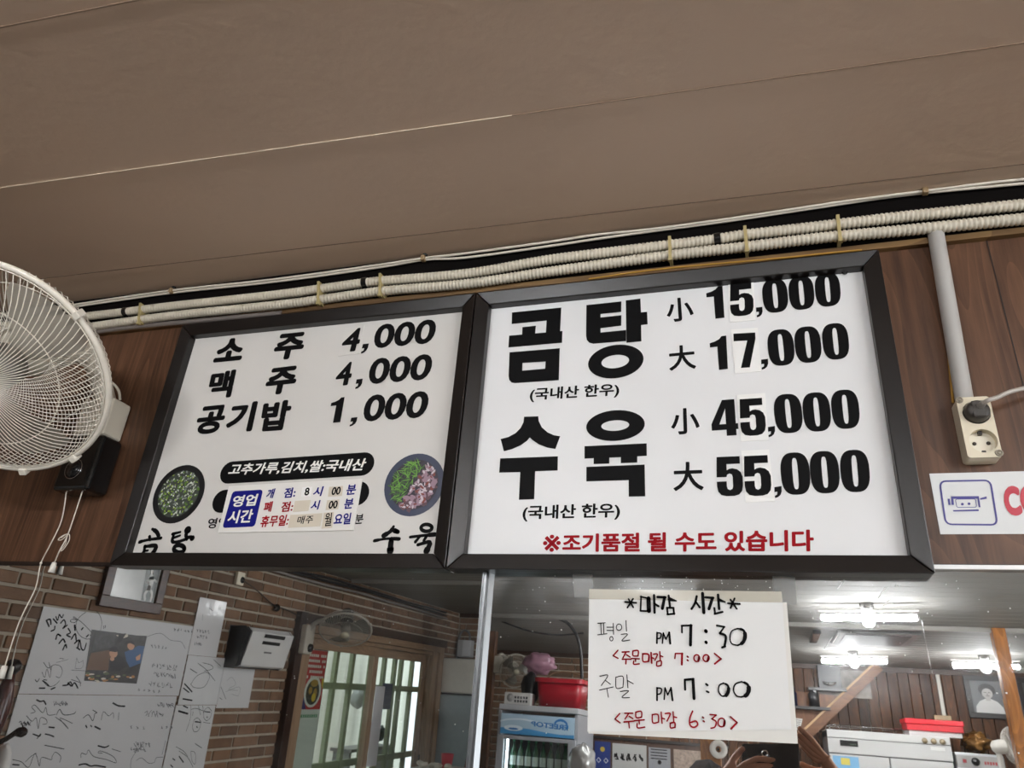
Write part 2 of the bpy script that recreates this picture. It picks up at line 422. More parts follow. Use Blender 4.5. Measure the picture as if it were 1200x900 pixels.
# back wall: brick on the left, dark upright planks on the right
XP = -1.0
struct(M().b2(-3.95, XR + 0.3, YB - 0.3, YB - 0.03, 0, ZC).build('wall_back', mort))
bb = M()
bricks(bb, lambda mb, a, b, z, zt, e: mb.b2(a, b, YB - 0.04, YB - 0.002 + e, z, zt), XL, XP, 0.9, ZC - 0.005, None, 9)
struct(bb.build('wall_back.001', brick_m, bevel=0.004, seg=1))
plank_m = wood('plank', (18, 9, 4), (98, 60, 30), 0.42, 'z', 1.0, 0.22, island=0.5)
pk = M(); rnd = random.Random(4); x = XP
while x < XR:
    w = 0.105; pk.b2(x + 0.003, min(x + w, XR) - 0.003, YB - 0.04, YB + rnd.uniform(-0.004, 0.004), 0, ZC - 0.005); x += w
struct(pk.build('wall_back.002', plank_m, bevel=0.004, seg=1))
# right wall, with an unseen shop window assumed for the light from this side
WY0, WY1, WZ0, WZ1 = -1.1, -3.5, 0.6, 2.1
wr = M(); wm = mat('plaster', (198, 190, 174), 0.7, noise=0.05)
wr.b2(XR, XR + 0.2, WY0, 0.3, 0, ZC); wr.b2(XR, XR + 0.2, YB - 0.3, WY1, 0, ZC); wr.b2(XR, XR + 0.2, WY1, WY0, 0, WZ0); wr.b2(XR, XR + 0.2, WY1, WY0, WZ1, ZC)
struct(wr.build('wall_right', wm))
wn = M()
for (a, b, c, d) in ((WY1, WY0, WZ0, WZ0 + 0.05), (WY1, WY0, WZ1 - 0.05, WZ1), (WY1, WY1 + 0.05, WZ0, WZ1), (WY0 - 0.05, WY0, WZ0, WZ1), (-2.33, -2.27, WZ0, WZ1)):
    wn.b2(XR + 0.04, XR + 0.1, a, b, c, d)
struct(wn.build('window_1', mat('alu_frame', (170, 168, 162), 0.4, metal=0.6)))
# batten across the ceiling where the boards change
struct(M().b2(-3.6, XR, -5.15, -5.10, ZC - 0.03, ZC + 0.002).build('trim_9', mat('batten', (140, 137, 131), 0.4)))
struct(M().b2(XL, XR, YB, YB + 0.03, ZC - 0.05, ZC).build('trim_10', wood('dark_mould', (36, 22, 14), (70, 46, 30), 0.4, 'x')))

# ================================================================== SIGN BOARDS
YP = -0.012                      # face of the panels
def W(px, py, dy=0.0): return wallp(px, py, YP - dy)
NW = V((0, -1, 0))
def frame_mb(x0, x1, z0, z1, wdt, y0, y1):
    """four mitred members with a raised outer lip"""
    mb = M()
    O = [(x0, z1), (x1, z1), (x1, z0), (x0, z0)]; I = [(x0 + wdt, z1 - wdt), (x1 - wdt, z1 - wdt), (x1 - wdt, z0 + wdt), (x0 + wdt, z0 + wdt)]
    g = 0.0006
    for i in range(4):
        j = (i + 1) % 4
        a, b, c, d = V(O[i]), V(O[j]), V(I[j]), V(I[i]); t = (b - a).normalized() * g
        quad = [a + t, b - t, c - t, d + t]
        prof = []
        vs = []
        for yy, m in ((y0, 0.0), (y1, 0.0)):
            for p in quad: vs.append((p.x, yy, p.y))
        # inner edge slopes back a little
        vs[6] = (quad[2].x, y1 + 0.006, quad[2].y); vs[7] = (quad[3].x, y1 + 0.006, quad[3].y)
        mb.add(vs, [(0, 1, 2, 3), (7, 6, 5, 4), (0, 4, 5, 1), (1, 5, 6, 2), (2, 6, 7, 3), (3, 7, 4, 0)])
    return mb
def board(name, x0, x1, z0, z1, wdt, label, pm):
    t = thing(name, ((x0 + x1) / 2, -0.01, z0), label, 'sign')
    frame_mb(x0, x1, z0, z1, wdt, 0.0, -0.036).build('frame', M_FRAME, t, bevel=0.0015)
    M().b2(x0 + wdt * 0.5, x1 - wdt * 0.5, YP, -0.002, z0 + wdt * 0.5, z1 - wdt * 0.5).build('panel', pm, t)
    return t
# outer limits of the two frames on their front plane, inner limits on the panel
LX0, LX1, LZ0, LZ1 = -1.222, -0.4975, 1.893, 2.447
RX0, RX1, RZ0, RZ1 = -0.4955, 0.245, 1.893, 2.447
WD = 0.0272
lb = board('menu_board', LX0, LX1, LZ0, LZ1, WD, 'framed white menu board with bowl photos, nearest the wall fan', M_BOARD_OLD)
rb = board('menu_board', RX0, RX1, RZ0, RZ1, WD, 'framed white menu board with the largest black lettering and red bottom line', M_BOARD)

def crop(ox, oy, s):
    return lambda p: (ox + p[0] / s, oy + p[1] / s)
def q3(quad, f, dy): return [W(*f(p), dy) for p in quad]
D1 = 0.0007
# --- right board, big lettering traced from the sign
c1 = crop(580, 340, 6.0); mb = M()
for loops in (
    [[(120, 157), (467, 122), (458, 292), (358, 300), (363, 214), (118, 238)]],
    [[(193, 260), (288, 250), (283, 308), (190, 318)]],
    [[(100, 320), (475, 287), (472, 370), (95, 403)]],
    [[(103, 437), (456, 408), (449, 633), (140, 654), (118, 650), (101, 632), (96, 606)], [(194, 512), (356, 502), (353, 552), (192, 566)]],
    [[(643, 105), (889, 79), (888, 153), (743, 168), (743, 192), (889, 176), (888, 250), (743, 268), (743, 298), (922, 280), (922, 358), (692, 377), (664, 370), (646, 350), (641, 322)]],
    [[(920, 72), (1023, 59), (1027, 156), (1070, 152), (1074, 240), (1028, 246), (1030, 360), (925, 370)]],
    [circ_pts((850, 502), (195, -17), (-5, 118), 40), circ_pts((846, 502), (97, -8), (-5, 47), 32)]):
    fill(mb, [[W(*c1(p), D1) for p in l] for l in loops])
mb.build('menu_lettering', M_BLACK, rb)
c2 = crop(580, 470, 6.0); mb = M()
for loops in (
    [[(205, 110), (305, 107), (308, 140), (330, 185), (370, 220), (415, 240), (459, 247), (425, 337), (370, 328), (310, 305), (265, 275), (245, 256), (225, 280), (180, 312), (120, 338), (63, 353), (40, 267), (95, 252), (145, 225), (180, 190), (200, 150)]],
    [[(37, 403), (443, 388), (441, 488), (283, 494), (276, 690), (168, 694), (178, 500), (30, 503)]],
    [circ_pts((848, 172), (206, -12), (0, 108), 40), circ_pts((846, 172), (98, -6), (0, 37), 32)],
    [[(630, 317), (1067, 297), (1068, 385), (1001, 389), (1001, 432), (885, 437), (885, 395), (805, 398), (804, 440), (694, 443), (694, 402), (630, 405)]],
    [[(643, 463), (1053, 446), (1057, 670), (941, 672), (940, 556), (643, 565)]]):
    fill(mb, [[W(*c2(p), D1) for p in l] for l in loops])
mb.build('menu_lettering', M_BLACK, rb)
# --- prices in heavy condensed figures
FIVE = [(0.03, 1), (0.92, 1), (0.92, .81), (0.40, .81), (0.40, .655), (.5, .69), (.62, .70), (.80, .67), (.93, .60), (1.0, .48), (1.0, .25), (.96, .12), (.84, .03), (.66, 0), (.36, 0), (.16, .03), (.04, .12), (0, .25), (0, .375), (.38, .375), (.38, .25), (.41, .18), (.5, .15), (.59, .18), (.62, .25), (.62, .47), (.59, .545), (.5, .57), (.41, .545), (.38, .485), (0, .485)]
SEVEN = [(0, 1), (1, 1), (1, .82), (.68, 0), (.28, 0), (.62, .78), (0, .78)]
ONE = [(.44, 0), (1, 0), (1, 1), (.72, 1), (.58, .92), (.3, .86), (0, .83), (0, .70), (.44, .70)]
FOUR = [(.55, 0), (.92, 0), (.92, .17), (1, .17), (1, .33), (.92, .33), (.92, 1), (.45, 1), (0, .35), (0, .17), (.55, .17)]; FOURH = [(.55, .33), (.30, .33), (.55, .76)]
COMMA = [(0, 1), (1, 1), (1, .52), (.85, .25), (.5, .06), (.1, 0), (.05, .2), (.38, .3), (.42, .55), (0, .55)]
def glyph(mb, tpl, quad, f, dy, hole=None):
    q = [V(f(p)) for p in quad]   # BL BR TL TR
    def mp(uv):
        u, v = uv; p = (q[0] * (1 - u) + q[1] * u) * (1 - v) + (q[2] * (1 - u) + q[3] * u) * v
        return W(p.x, p.y, dy)
    fill(mb, [[mp(t) for t in tpl]] + ([[mp(t) for t in hole]] if hole else []))
def zero(mb, c, hw, hh, f, dy):
    s = lambda v, k: (v[0] * k, v[1] * k)
    fill(mb, [[W(*f(p), dy) for p in circ_pts(c, hw, hh, 36, 0.72)], [W(*f(p), dy) for p in circ_pts(c, s(hw, .19), s(hh, .74), 20, 0.6)]])
c3 = crop(770, 310, 5.0); c4 = crop(780, 450, 4.8)
rows = [
    (c3, [(ONE, [(300, 322), (395, 312), (285, 137), (383, 125)], None)], [(692, 183), (846, 166), (1000, 147)], (74, -8), (9, 98), [(582, 310), (620, 306), (580, 252), (617, 248)]),
    (c3, [(ONE, [(322, 622), (415, 612), (305, 428), (405, 416)], None)], [(726, 486), (884, 469), (1046, 450)], (77, -7), (11, 106), [(610, 617), (652, 612), (610, 557), (650, 552)]),
    (c4, [(FOUR, [(262, 297), (412, 287), (250, 95), (398, 84)], FOURH)], [(690, 166), (850, 157), (1011, 142)], (78, -5), (11, 110), [(576, 300), (616, 296), (576, 242), (615, 236)]),
    (c4, [(FIVE, [(292, 633), (438, 627), (282, 411), (428, 405)], None)], [(730, 504), (895, 496), (1065, 489)], (82, -3), (10, 119), [(612, 642), (654, 638), (612, 580), (652, 574)])]
for f, gl, zs_, hw, hh, cm in rows:
    mb = M()
    for tpl, quad, hole in gl: glyph(mb, tpl, quad, f, D1, hole)
    mb.build('price_digit', M_BLACK, rb); mb = M()
    for i, z in enumerate(zs_): zero(mb, z, hw, hh, f, D1)
    glyph(mb, COMMA, cm, f, D1)
    mb.build('price_lettering', M_BLACK, rb)
patch_m = mat('patch_sticker', (240, 239, 236), 0.3)
for f, quad, tpl, dq in (
    (c3, [(415, 92), (565, 80), (578, 325), (428, 338)], FIVE, [(430, 308), (567, 293), (425, 118), (562, 104)]),
    (c3, [(433, 380), (590, 370), (610, 625), (457, 638)], SEVEN, [(455, 608), (585, 600), (447, 405), (575, 398)]),
    (c4, [(400, 62), (560, 50), (580, 315), (425, 322)], FIVE, [(425, 295), (567, 285), (412, 86), (553, 77)]),
    (c4, [(425, 375), (582, 368), (615, 660), (450, 664)], FIVE, [(448, 632), (598, 625), (437, 406), (585, 399)])):
    mb = M(); mb.prism([W(*f(p), 0.0013) for p in quad], (0, 0.0010, 0)); po = mb.build('price_patch', patch_m, rb)
    mb = M(); glyph(mb, tpl, dq, f, 0.0018); mb.build('digit', M_BLACK, po)
mb = M()
for f, body, quad in ((c3, '小', [(50, 203), (207, 186), (217, 325), (60, 340)]), (c3, '大', [(65, 480), (216, 466), (231, 610), (72, 624)]),
                      (c4, '小', [(28, 140), (188, 131), (193, 278), (32, 287)]), (c4, '大', [(42, 441), (205, 435), (216, 597), (44, 603)])):
    mb = M(); text_on(mb, body, q3(quad, f, D1), 0.022); mb.build('size_lettering', M_BLACK, rb)
c5 = crop(600, 585, 3.333); c6 = crop(540, 300, 2.143)
mb = M(); text_on(mb, '(국내산 한우)', q3([(175, 332), (399, 319), (397, 355), (172, 368)], c6, D1), 0.028); mb.build('origin_lettering', M_BLACK, rb)
mb = M(); text_on(mb, '(국내산 한우)', q3([(43, 25), (423, 14), (421, 80), (40, 88)], c5, D1), 0.028); mb.build('origin_lettering', M_BLACK, rb)
mb = M(); text_on(mb, '※', q3([(122, 139), (191, 138), (190, 205), (120, 206)], c5, D1), 0.012); text_on(mb, '조기품절 될 수도 있습니다', q3([(197, 136), (1178, 118), (1180, 204), (196, 206)], c5, D1), 0.036); mb.build('notice_lettering', M_RED, rb)
# tiny hook at the top edge
hk = M(); p = W(990, 319, 0.004); hk.torus(p, (0, 1, 0), 0.004, 0.0012, 16, 6); hk.build('hanging_loop', M_DARKPL, rb)

# --- left board
c7 = crop(220, 365, 3.871); mb = M()
for body, quad, bo in (('소', [(142, 127), (270, 115), (243, 220), (113, 233)], .05), ('주', [(410, 104), (543, 90), (514, 211), (378, 224)], .05),
                   ('맥', [(110, 275), (222, 262), (195, 389), (82, 400)], .045), ('주', [(372, 259), (508, 243), (480, 369), (340, 383)], .05),
                   ('공', [(58, 433), (184, 420), (152, 549), (25, 562)], .045), ('기', [(200, 418), (320, 406), (290, 543), (163, 553)], .045), ('밥', [(345, 412), (478, 398), (450, 537), (322, 546)], .045)):
    mb = M(); text_on(mb, body, q3(quad, c7, D1), bo); mb.build('menu_lettering', M_BLACK, lb)
for body in range(3):
    mb = M()
    if body == 0:
        text_on(mb, '000', q3([(858, 60), (1137, 32), (1112, 144), (836, 170)], c7, D1), 0.03); glyph(mb, COMMA, [(783, 192), (812, 187), (795, 148), (822, 145)], c7, D1)
    elif body == 1:
        text_on(mb, '4', q3([(692, 236), (754, 226), (736, 333), (660, 341)], c7, D1), 0.03)
        text_on(mb, '000', q3([(835, 214), (1120, 190), (1094, 309), (812, 332)], c7, D1), 0.03); glyph(mb, COMMA, [(757, 353), (787, 348), (766, 308), (794, 305)], c7, D1)
    else:
        glyph(mb, ONE, [(632, 508), (692, 502), (655, 396), (712, 388)], c7, D1)
        text_on(mb, '000', q3([(812, 380), (1104, 358), (1077, 481), (787, 502)], c7, D1), 0.03); glyph(mb, COMMA, [(731, 523), (762, 518), (742, 482), (770, 479)], c7, D1)
    mb.build('price_lettering', M_BLACK, lb)
mb = M(); mb.prism([W(*c7(p), 0.0013) for p in [(714, 76), (800, 62), (780, 190), (682, 203)]], (0, 0.001, 0)); po = mb.build('price_patch', mat('patch_aged', (212, 209, 204), 0.35), lb)
mb = M(); text_on(mb, '4', q3([(720, 82), (796, 72), (771, 179), (688, 187)], c7, 0.0018), 0.03); mb.build('digit', M_BLACK, po)

c8 = crop(140, 350, 2.857)
def pill(mb, p0, p1, half, dy):
    """rounded bar between two pixel points on the sign"""
    a = W(*p0, dy); b = W(*p1, dy); t = (b - a).normalized(); n = V((0, 1, 0)).cross(t).normalized()
    a = a + t * half; b = b - t * half; pts = []
    for k in range(13):
        an = math.pi / 2 + math.pi * k / 12; pts.append(a + (t * math.cos(an) + n * math.sin(an)) * half)
    for k in range(13):
        an = -math.pi / 2 + math.pi * k / 12; pts.append(b + (t * math.cos(an) + n * math.sin(an)) * half)
    fill(mb, [pts])
hp = (W(*c8((600, 530))) - W(*c8((590, 606)))).length / 2
mb = M(); pill(mb, c8((338, 584)), c8((853, 551)), hp, D1); pb = mb.build('origin_banner', M_BLACK, lb)
mb = M(); text_on(mb, '고추가루,김치,쌀:국내산', q3([(377, 553), (832, 534), (815, 577), (360, 593)], c8, 0.0012), 0.026); mb.build('lettering', M_WHITEPRINT, pb)
mb = M(); pill(mb, c8((312, 680)), c8((836, 650)), hp, D1); mb.build('hidden_banner', M_BLACK, lb)
mb = M(); text_on(mb, '영업', q3([(300, 735), (365, 732), (357, 767), (292, 770)], c8, D1), 0.024); mb.build('hidden_lettering', M_BLACK, lb); mb = M(); text_on(mb, '분', q3([(790, 722), (820, 720), (814, 753), (783, 756)], c8, D1), 0.024)
mb.build('hidden_lettering', M_BLACK, lb)
mb = M(); mb.prism([W(*c8(p), 0.0030) for p in [(367, 628), (812, 603), (783, 775), (330, 783)]], (0, 0.0022, 0)); card = mb.build('opening_hours_card', mat('card_white', (230, 227, 222), 0.35), lb, bevel=0.0004)
mb = M(); a, b, c, d = [W(*c8(p), 0.0036) for p in [(379, 645), (481, 639), (453, 763), (344, 768)]]
pts = []
for cnr, pr, nx in ((a, d, b), (b, a, c), (c, b, d), (d, c, a)):
    e1 = (pr - cnr).normalized() * 0.006; e2 = (nx - cnr).normalized() * 0.006
    pts += [cnr + e1, cnr + e1 * .3 + e2 * .3, cnr + e2]
fill(mb, [pts]); mb.build('blue_block', M_BLUE, card)
mb = M(); text_on(mb, '영업', q3([(385, 660), (466, 653), (454, 693), (373, 698)], c8, 0.0041), 0.03); text_on(mb, '시간', q3([(371, 710), (452, 704), (440, 750), (358, 753)], c8, 0.0041), 0.03); mb.build('title_lettering', M_WHITEPRINT, card)
mb = M()
for body, quad in (('개', [(499, 637), (523, 635), (513, 668), (488, 671)]), ('점:', [(556, 634), (593, 631), (587, 665), (547, 668)]), ('시', [(655, 630), (685, 628), (675, 661), (645, 663)]), ('분', [(764, 623), (795, 621), (790, 655), (757, 658)]),
                   ('시', [(647, 676), (674, 674), (665, 706), (637, 709)]), ('분', [(756, 670), (787, 668), (780, 702), (750, 705)]), ('요일', [(723, 720), (778, 716), (772, 755), (715, 758)])):
    mb = M(); text_on(mb, body, q3(quad, c8, 0.0036), 0.03); mb.build('blue_lettering', M_BLUE, card)
mb = M()
for body, quad in (('폐', [(488, 680), (515, 678), (507, 713), (480, 716)]), ('점:', [(546, 680), (586, 678), (578, 712), (538, 715)]), ('휴무일:', [(478, 727), (572, 722), (562, 760), (469, 766)])):
    mb = M(); text_on(mb, body, q3(quad, c8, 0.0036), 0.03); mb.build('red_lettering', M_RED, card)
tape_m = mat('paper_patch', (214, 204, 186), 0.6)
for quad in ([(588, 677), (640, 674), (632, 710), (580, 714)], [(702, 630), (748, 627), (745, 660), (698, 663)], [(695, 675), (736, 672), (732, 705), (690, 708)], [(572, 724), (680, 718), (672, 762), (564, 767)], [(684, 717), (718, 714), (712, 766), (676, 770)], [(612, 632), (645, 630), (640, 661), (607, 664)]):
    mb = M(); mb.prism([W(*c8(p), 0.0040) for p in quad], (0, 0.0005, 0)); mb.build('patch_sticker', tape_m if quad[0] != (612, 632) else patch_m, card)
mb = M()
for body, quad, bo in (('8', [(623, 633), (638, 632), (634, 658), (618, 660)], .03), ('00', [(714, 631), (743, 629), (738, 656), (708, 658)], .03), ('00', [(704, 677), (733, 675), (728, 702), (698, 704)], .03)):
    mb = M(); text_on(mb, body, q3(quad, c8, 0.0045), bo); mb.build('black_lettering', M_INK, card)
for body, quad in (('매주', [(600, 728), (652, 725), (645, 752), (592, 755)]), ('월', [(690, 718), (713, 716), (708, 760), (684, 763)])):
    mb = M(); text_on(mb, body, q3(quad, c8, 0.0045), 0.012); mb.build('black_lettering', M_INK, card)
# brush lettering under the bowls
def px_strokes(mb, f, items, dy, U=W, n=NW):
    for pts, w in items:
        P = [U(*f(p), dy) for p in pts]; k = (U(*f((pts[0][0] + 10, pts[0][1])), dy) - P[0]).length / 10
        ww = [x * k for x in w] if isinstance(w, list) else w * k
        stroke(mb, P, ww, n)
def ring_pts(cx, cy, rx, ry, n=16): return [(cx + rx * math.cos(2 * math.pi * i / n), cy + ry * math.sin(2 * math.pi * i / n)) for i in range(n + 1)]
def fat(items): return [(p, [x * 1.4 for x in w] if isinstance(w, list) else w * 1.3) for p, w in items]
c9 = crop(160, 520, 6.92); mb = M()
px_strokes(mb, c9, fat([([(128, 692), (160, 712), (178, 745), (182, 765)], [7, 10, 10, 6]), ([(25, 797), (90, 780), (198, 765)], [9, 7, 8]), ([(105, 752), (112, 782)], [8, 6]), ([(68, 832), (62, 865), (52, 892)], [9, 8, 10]), ([(70, 834), (152, 826), (150, 860), (128, 890)], [8, 10, 12, 12]), ([(70, 868), (92, 866)], 6),
                    ([(292, 732), (355, 716)], [8, 6]), ([(298, 764), (352, 745)], [7, 6]), ([(305, 730), (290, 790), (330, 796), (405, 772)], [7, 9, 8, 8]), ([(415, 700), (402, 735), (408, 775)], [20, 10, 8]), ([(405, 762), (440, 757), (452, 766)], [8, 9, 14]), (ring_pts(345, 852, 42, 30), 12)]), D1)
mb.build('brush_lettering', M_BLACK, lb)
c10 = crop(420, 520, 6.92); mb = M()
px_strokes(mb, c10, fat([([(285, 672), (258, 712), (205, 745)], [8, 11, 14]), ([(295, 705), (320, 715)], [14, 12]), ([(130, 787), (230, 770), (330, 772)], [9, 7, 10]), ([(268, 775), (262, 820), (258, 868)], [14, 16, 20]),
                     (ring_pts(552, 682, 44, 28), 11), ([(420, 757), (520, 745), (622, 735)], [8, 8, 12]), ([(500, 750), (462, 796)], [7, 9]), ([(558, 742), (530, 785)], [9, 8]), ([(482, 820), (575, 795), (572, 830), (552, 870)], [9, 10, 14, 18])]), D1)
mb.build('brush_lettering', M_BLACK, lb)
# printed bowls
def disc_px(px, py, r, dy, rx=1.0):
    o = W(px, py, dy); return o, [o + V((math.cos(2 * math.pi * i / 40) * r * rx, 0, math.sin(2 * math.pi * i / 40) * r)) for i in range(40)]
def bowl_print(cx, cy, r, rim, inner, flakes, seed):
    o, pts = disc_px(cx, cy, r, D1); mb = M(); fill(mb, [pts]); root = mb.build('bowl_picture', rim, lb)
    o, pts = disc_px(cx, cy, r * 0.80, 0.0010); mb = M(); fill(mb, [pts]); mb.build('soup_picture', inner, root)
    rnd = random.Random(seed); o = W(cx, cy, 0.0012)
    for mi, (m, n, fn, ln, wd) in enumerate(flakes):
        mb = M()
        for i in range(n):
            for _ in range(40):
                u, v = rnd.uniform(-.8, .8), rnd.uniform(-.8, .8)
                if u * u + v * v < .58 and fn(u, v): break
            else: continue
            an = rnd.uniform(0, 6.28); l = rnd.uniform(.5, 1) * ln * r; w_ = rnd.uniform(.5, 1) * wd * r
            c = o + V((u * r, -0.00002 * (i + 60 * mi) * 0.2, v * r)); t = V((math.cos(an), 0, math.sin(an))); s = V((-math.sin(an), 0, math.cos(an)))
            k = 6; mb.add([c + t * l * math.cos(2 * math.pi * j / k) * rnd.uniform(.7, 1) + s * w_ * math.sin(2 * math.pi * j / k) * rnd.uniform(.7, 1) for j in range(k)], [tuple(range(k))])
        mb.build('food_pieces', m, root)
r1 = (W(240, 569) - W(178, 585)).length / 2 * 0.98
allp = lambda u, v: True
bowl_print(209.3, 578.6, r1, mat('bowl_black', (12, 12, 15), 0.4), mat('broth', (54, 60, 54), 0.5, noise=0.5, nscale=90), [
    (mat('print_grey', (120, 128, 124), .5), 60, allp, .09, .06), (mat('print_scallion', (86, 122, 36), .5), 70, allp, .09, .05), (mat('print_pale', (196, 202, 190), .5), 60, allp, .07, .04), (mat('print_lime', (150, 176, 60), .5), 40, allp, .06, .04), (mat('print_white', (226, 230, 224), .5), 26, allp, .05, .03)], 2)
r2 = (W(521.6, 559) - W(448.9, 575.5)).length / 2 * 0.97
leaf = lambda u, v: u < v * 0.6 - 0.08; meat = lambda u, v: u > v * 0.6 + 0.02
bowl_print(485.2, 567.6, r2, mat('bowl_navy', (44, 52, 78), 0.4), mat('plate_dark', (42, 36, 50), 0.5, noise=0.5, nscale=60), [
    (mat('print_chive_dark', (58, 98, 34), .5), 60, leaf, .26, .03), (mat('print_chive', (104, 158, 60), .5), 60, leaf, .24, .02),
    (mat('print_meat_dark', (92, 64, 72), .5), 45, meat, .17, .11), (mat('print_meat', (152, 124, 138), .5), 45, meat, .15, .09), (mat('print_fat', (198, 186, 194), .5), 36, meat, .11, .05), (mat('print_meat_red', (124, 58, 52), .5), 20, meat, .10, .05)], 5)

# ================================================================== PAPER NOTICE ON THE MIRROR
YN = -0.0085
def PN(px, py, dy=0.0): return wallp(px, py, YN - dy)
nt_ = thing('paper_notice', PN(808, 870), 'white handwritten paper notice with black and red writing taped to the mirror', 'notice')
def sheet(mb, quad, f, nx, nz, thick, seed, amp):
    rnd = random.Random(seed); q = [f(*p) for p in quad]; ph = [rnd.uniform(0, 6) for _ in range(4)]
    vs = []
    for j in range(nz + 1):
        for i in range(nx + 1):
            u, v = i / nx, j / nz; p = bil(q, u, v)
            p = p + V((0, amp * (math.sin(u * 7 + ph[0]) * math.sin(v * 5 + ph[1]) + .6 * math.sin((u + v) * 9 + ph[2])), 0)); vs.append(p)
    n = len(vs); vs2 = [p + V((0, thick, 0)) for p in vs]; fs = []
    for j in range(nz):
        for i in range(nx):
            a = j * (nx + 1) + i; fs.append((a, a + 1, a + nx + 2, a + nx + 1)); fs.append((a + n, a + n + nx + 1, a + n + nx + 2, a + n + 1))
    mb.add(vs + vs2, fs, True)
mb = M(); sheet(mb, [(692, 700), (922, 706), (935, 871.5), (689.5, 859.5)], lambda x, y: PN(x, y, -0.0014), 12, 10, 0.0002, 3, 0.0001); mb.build('backing_sheet', mat('paper_back', (222, 220, 214), 0.6), nt_)
mb = M(); sheet(mb, [(690.5, 690.5), (916, 693.5), (927.5, 855), (688.5, 857.5)], PN, 24, 18, 0.0003, 7, 0.00045); mb.build('front_sheet', M_PAPER, nt_)
mb = M(); sheet(mb, [(690.5, 690.3), (916, 693.3), (917, 706), (690.3, 702)], lambda x, y: PN(x, y, 0.0012), 10, 2, 0.0002, 9, 0.0001); mb.build('clear_tape', mat('tape_yellowed', (218, 212, 196), 0.15, alpha=0.55), nt_)
p7 = crop(680, 685, 4.8); p8 = crop(680, 780, 4.8)
K = 4.2; DN = 0.0022
def nb(mb, items, f): px_strokes(mb, f, [(p, [x * 1.22 for x in w] if isinstance(w, list) else w * 1.22) for p, w in items], DN, PN)
mb = M()
nb(mb, [([(252, 98), (315, 103)], 4), ([(272, 82), (298, 128)], 4), ([(297, 80), (265, 130)], 4),
        ([(342, 66), (339, 148)], 4), ([(340, 68), (392, 80)], 4), ([(384, 78), (386, 148)], 10), ([(338, 148), (392, 150)], 4), ([(415, 60), (418, 158)], 5.5), ([(418, 108), (440, 122)], 5),
        ([(435, 70), (478, 72)], 6), ([(474, 72), (462, 135)], 7), ([(497, 62), (505, 128)], 5), ([(502, 82), (540, 92)], [9, 3]), ([(488, 130), (492, 168)], 4.5), ([(488, 131), (525, 131)], 4.5), ([(524, 131), (528, 166)], 4.5), ([(490, 168), (530, 164)], 4.5),
        ], p7)
mb.build('title_writing', M_INK, nt_); mb = M()
nb(mb, [([(655, 66), (645, 105), (626, 137)], 5.5), ([(648, 95), (672, 128)], 5), ([(688, 50), (695, 158)], 7.5),
        ([(705, 72), (748, 75)], 6), ([(744, 75), (724, 137)], 7), ([(775, 58), (781, 137)], 6), ([(780, 86), (815, 98)], [8, 3]), ([(754, 132), (758, 163)], 5), ([(756, 165), (800, 154)], 5),
        ([(830, 105), (898, 109)], 4.5), ([(845, 85), (880, 136)], 4.5), ([(868, 78), (845, 132)], 4.5)], p7)
mb.build('title_writing', M_INK, nt_)
mb = M()
nb(mb, [([(98, 218), (140, 215)], 1.8), ([(115, 218), (118, 278)], 1.8), ([(131, 218), (133, 278)], 1.8), ([(98, 283), (150, 277)], 1.8), ([(185, 218), (187, 280)], 1.8), ([(150, 240), (185, 240)], 1.8), ([(150, 258), (187, 258)], 1.8), (ring_pts(175, 305, 9, 12), 1.8),
        (ring_pts(218, 240, 15, 18), 1.8), ([(257, 203), (260, 262)], 2), ([(230, 280), (266, 280), (234, 316), (278, 312)], 1.8)], p7)
mb.build('day_writing', M_INK, nt_); mb = M()
nb(mb, [([(110, 60), (155, 55), (118, 112)], 1.8), ([(140, 82), (170, 105)], 1.8), ([(108, 138), (185, 120)], 1.8), ([(150, 132), (158, 178)], 1.8), ([(200, 65), (203, 126), (240, 122)], 1.8), ([(200, 66), (240, 62), (240, 122)], 1.8), ([(262, 52), (268, 125)], 1.8), ([(268, 85), (298, 102)], 1.8), ([(225, 146), (272, 142), (234, 178), (277, 180)], 1.8)], p8)
mb.build('day_writing', M_INK, nt_)
mb = M()
nb(mb, [([(432, 270), (431, 330)], 4), ([(432, 272), (454, 276), (450, 300), (432, 304)], 3.2), ([(462, 330), (467, 272)], 3.4), ([(467, 272), (482, 308)], 3.2), ([(482, 308), (500, 270)], 3.2), ([(500, 270), (506, 332)], 5),
        ([(572, 270), (572, 234)], 4), ([(570, 232), (627, 230)], 4.5), ([(622, 230), (620, 340)], 7), ([(706, 260), (708, 264)], 8), ([(707, 323), (709, 327)], 7),
        ([(768, 230), (812, 238)], 4), ([(810, 238), (785, 274)], 4), ([(785, 274), (818, 290), (812, 345)], 5.5), ([(815, 348), (798, 354)], 5), ([(885, 247), (852, 262), (842, 300), (852, 332), (885, 342)], 3), ([(885, 247), (918, 258), (927, 290), (915, 325), (885, 342)], [3, 6, 9, 8, 4])], p7)
mb.build('time_writing', M_INK, nt_); mb = M()
nb(mb, [([(432, 125), (432, 195)], 4), ([(432, 126), (456, 130), (452, 156), (432, 162)], 3.2), ([(472, 190), (477, 125)], 3.4), ([(477, 125), (492, 165)], 3.2), ([(492, 165), (510, 125)], 3.2), ([(510, 125), (519, 195)], 4.5),
        ([(590, 135), (588, 84)], 5), ([(588, 80), (637, 75)], 5), ([(634, 78), (640, 185)], 7), ([(708, 104), (716, 110)], 5), ([(712, 145), (722, 150)], 4.5),
        ([(806, 98), (782, 112), (778, 145), (795, 170), (808, 172)], 3.2), ([(806, 98), (830, 112), (834, 140), (822, 165), (806, 172)], [3, 5, 8, 8, 4]), ([(908, 90), (872, 105), (862, 140), (880, 170), (905, 176)], 3.4), ([(908, 90), (940, 105), (948, 135), (935, 165), (905, 176)], [3, 6, 10, 9, 4])], p8)
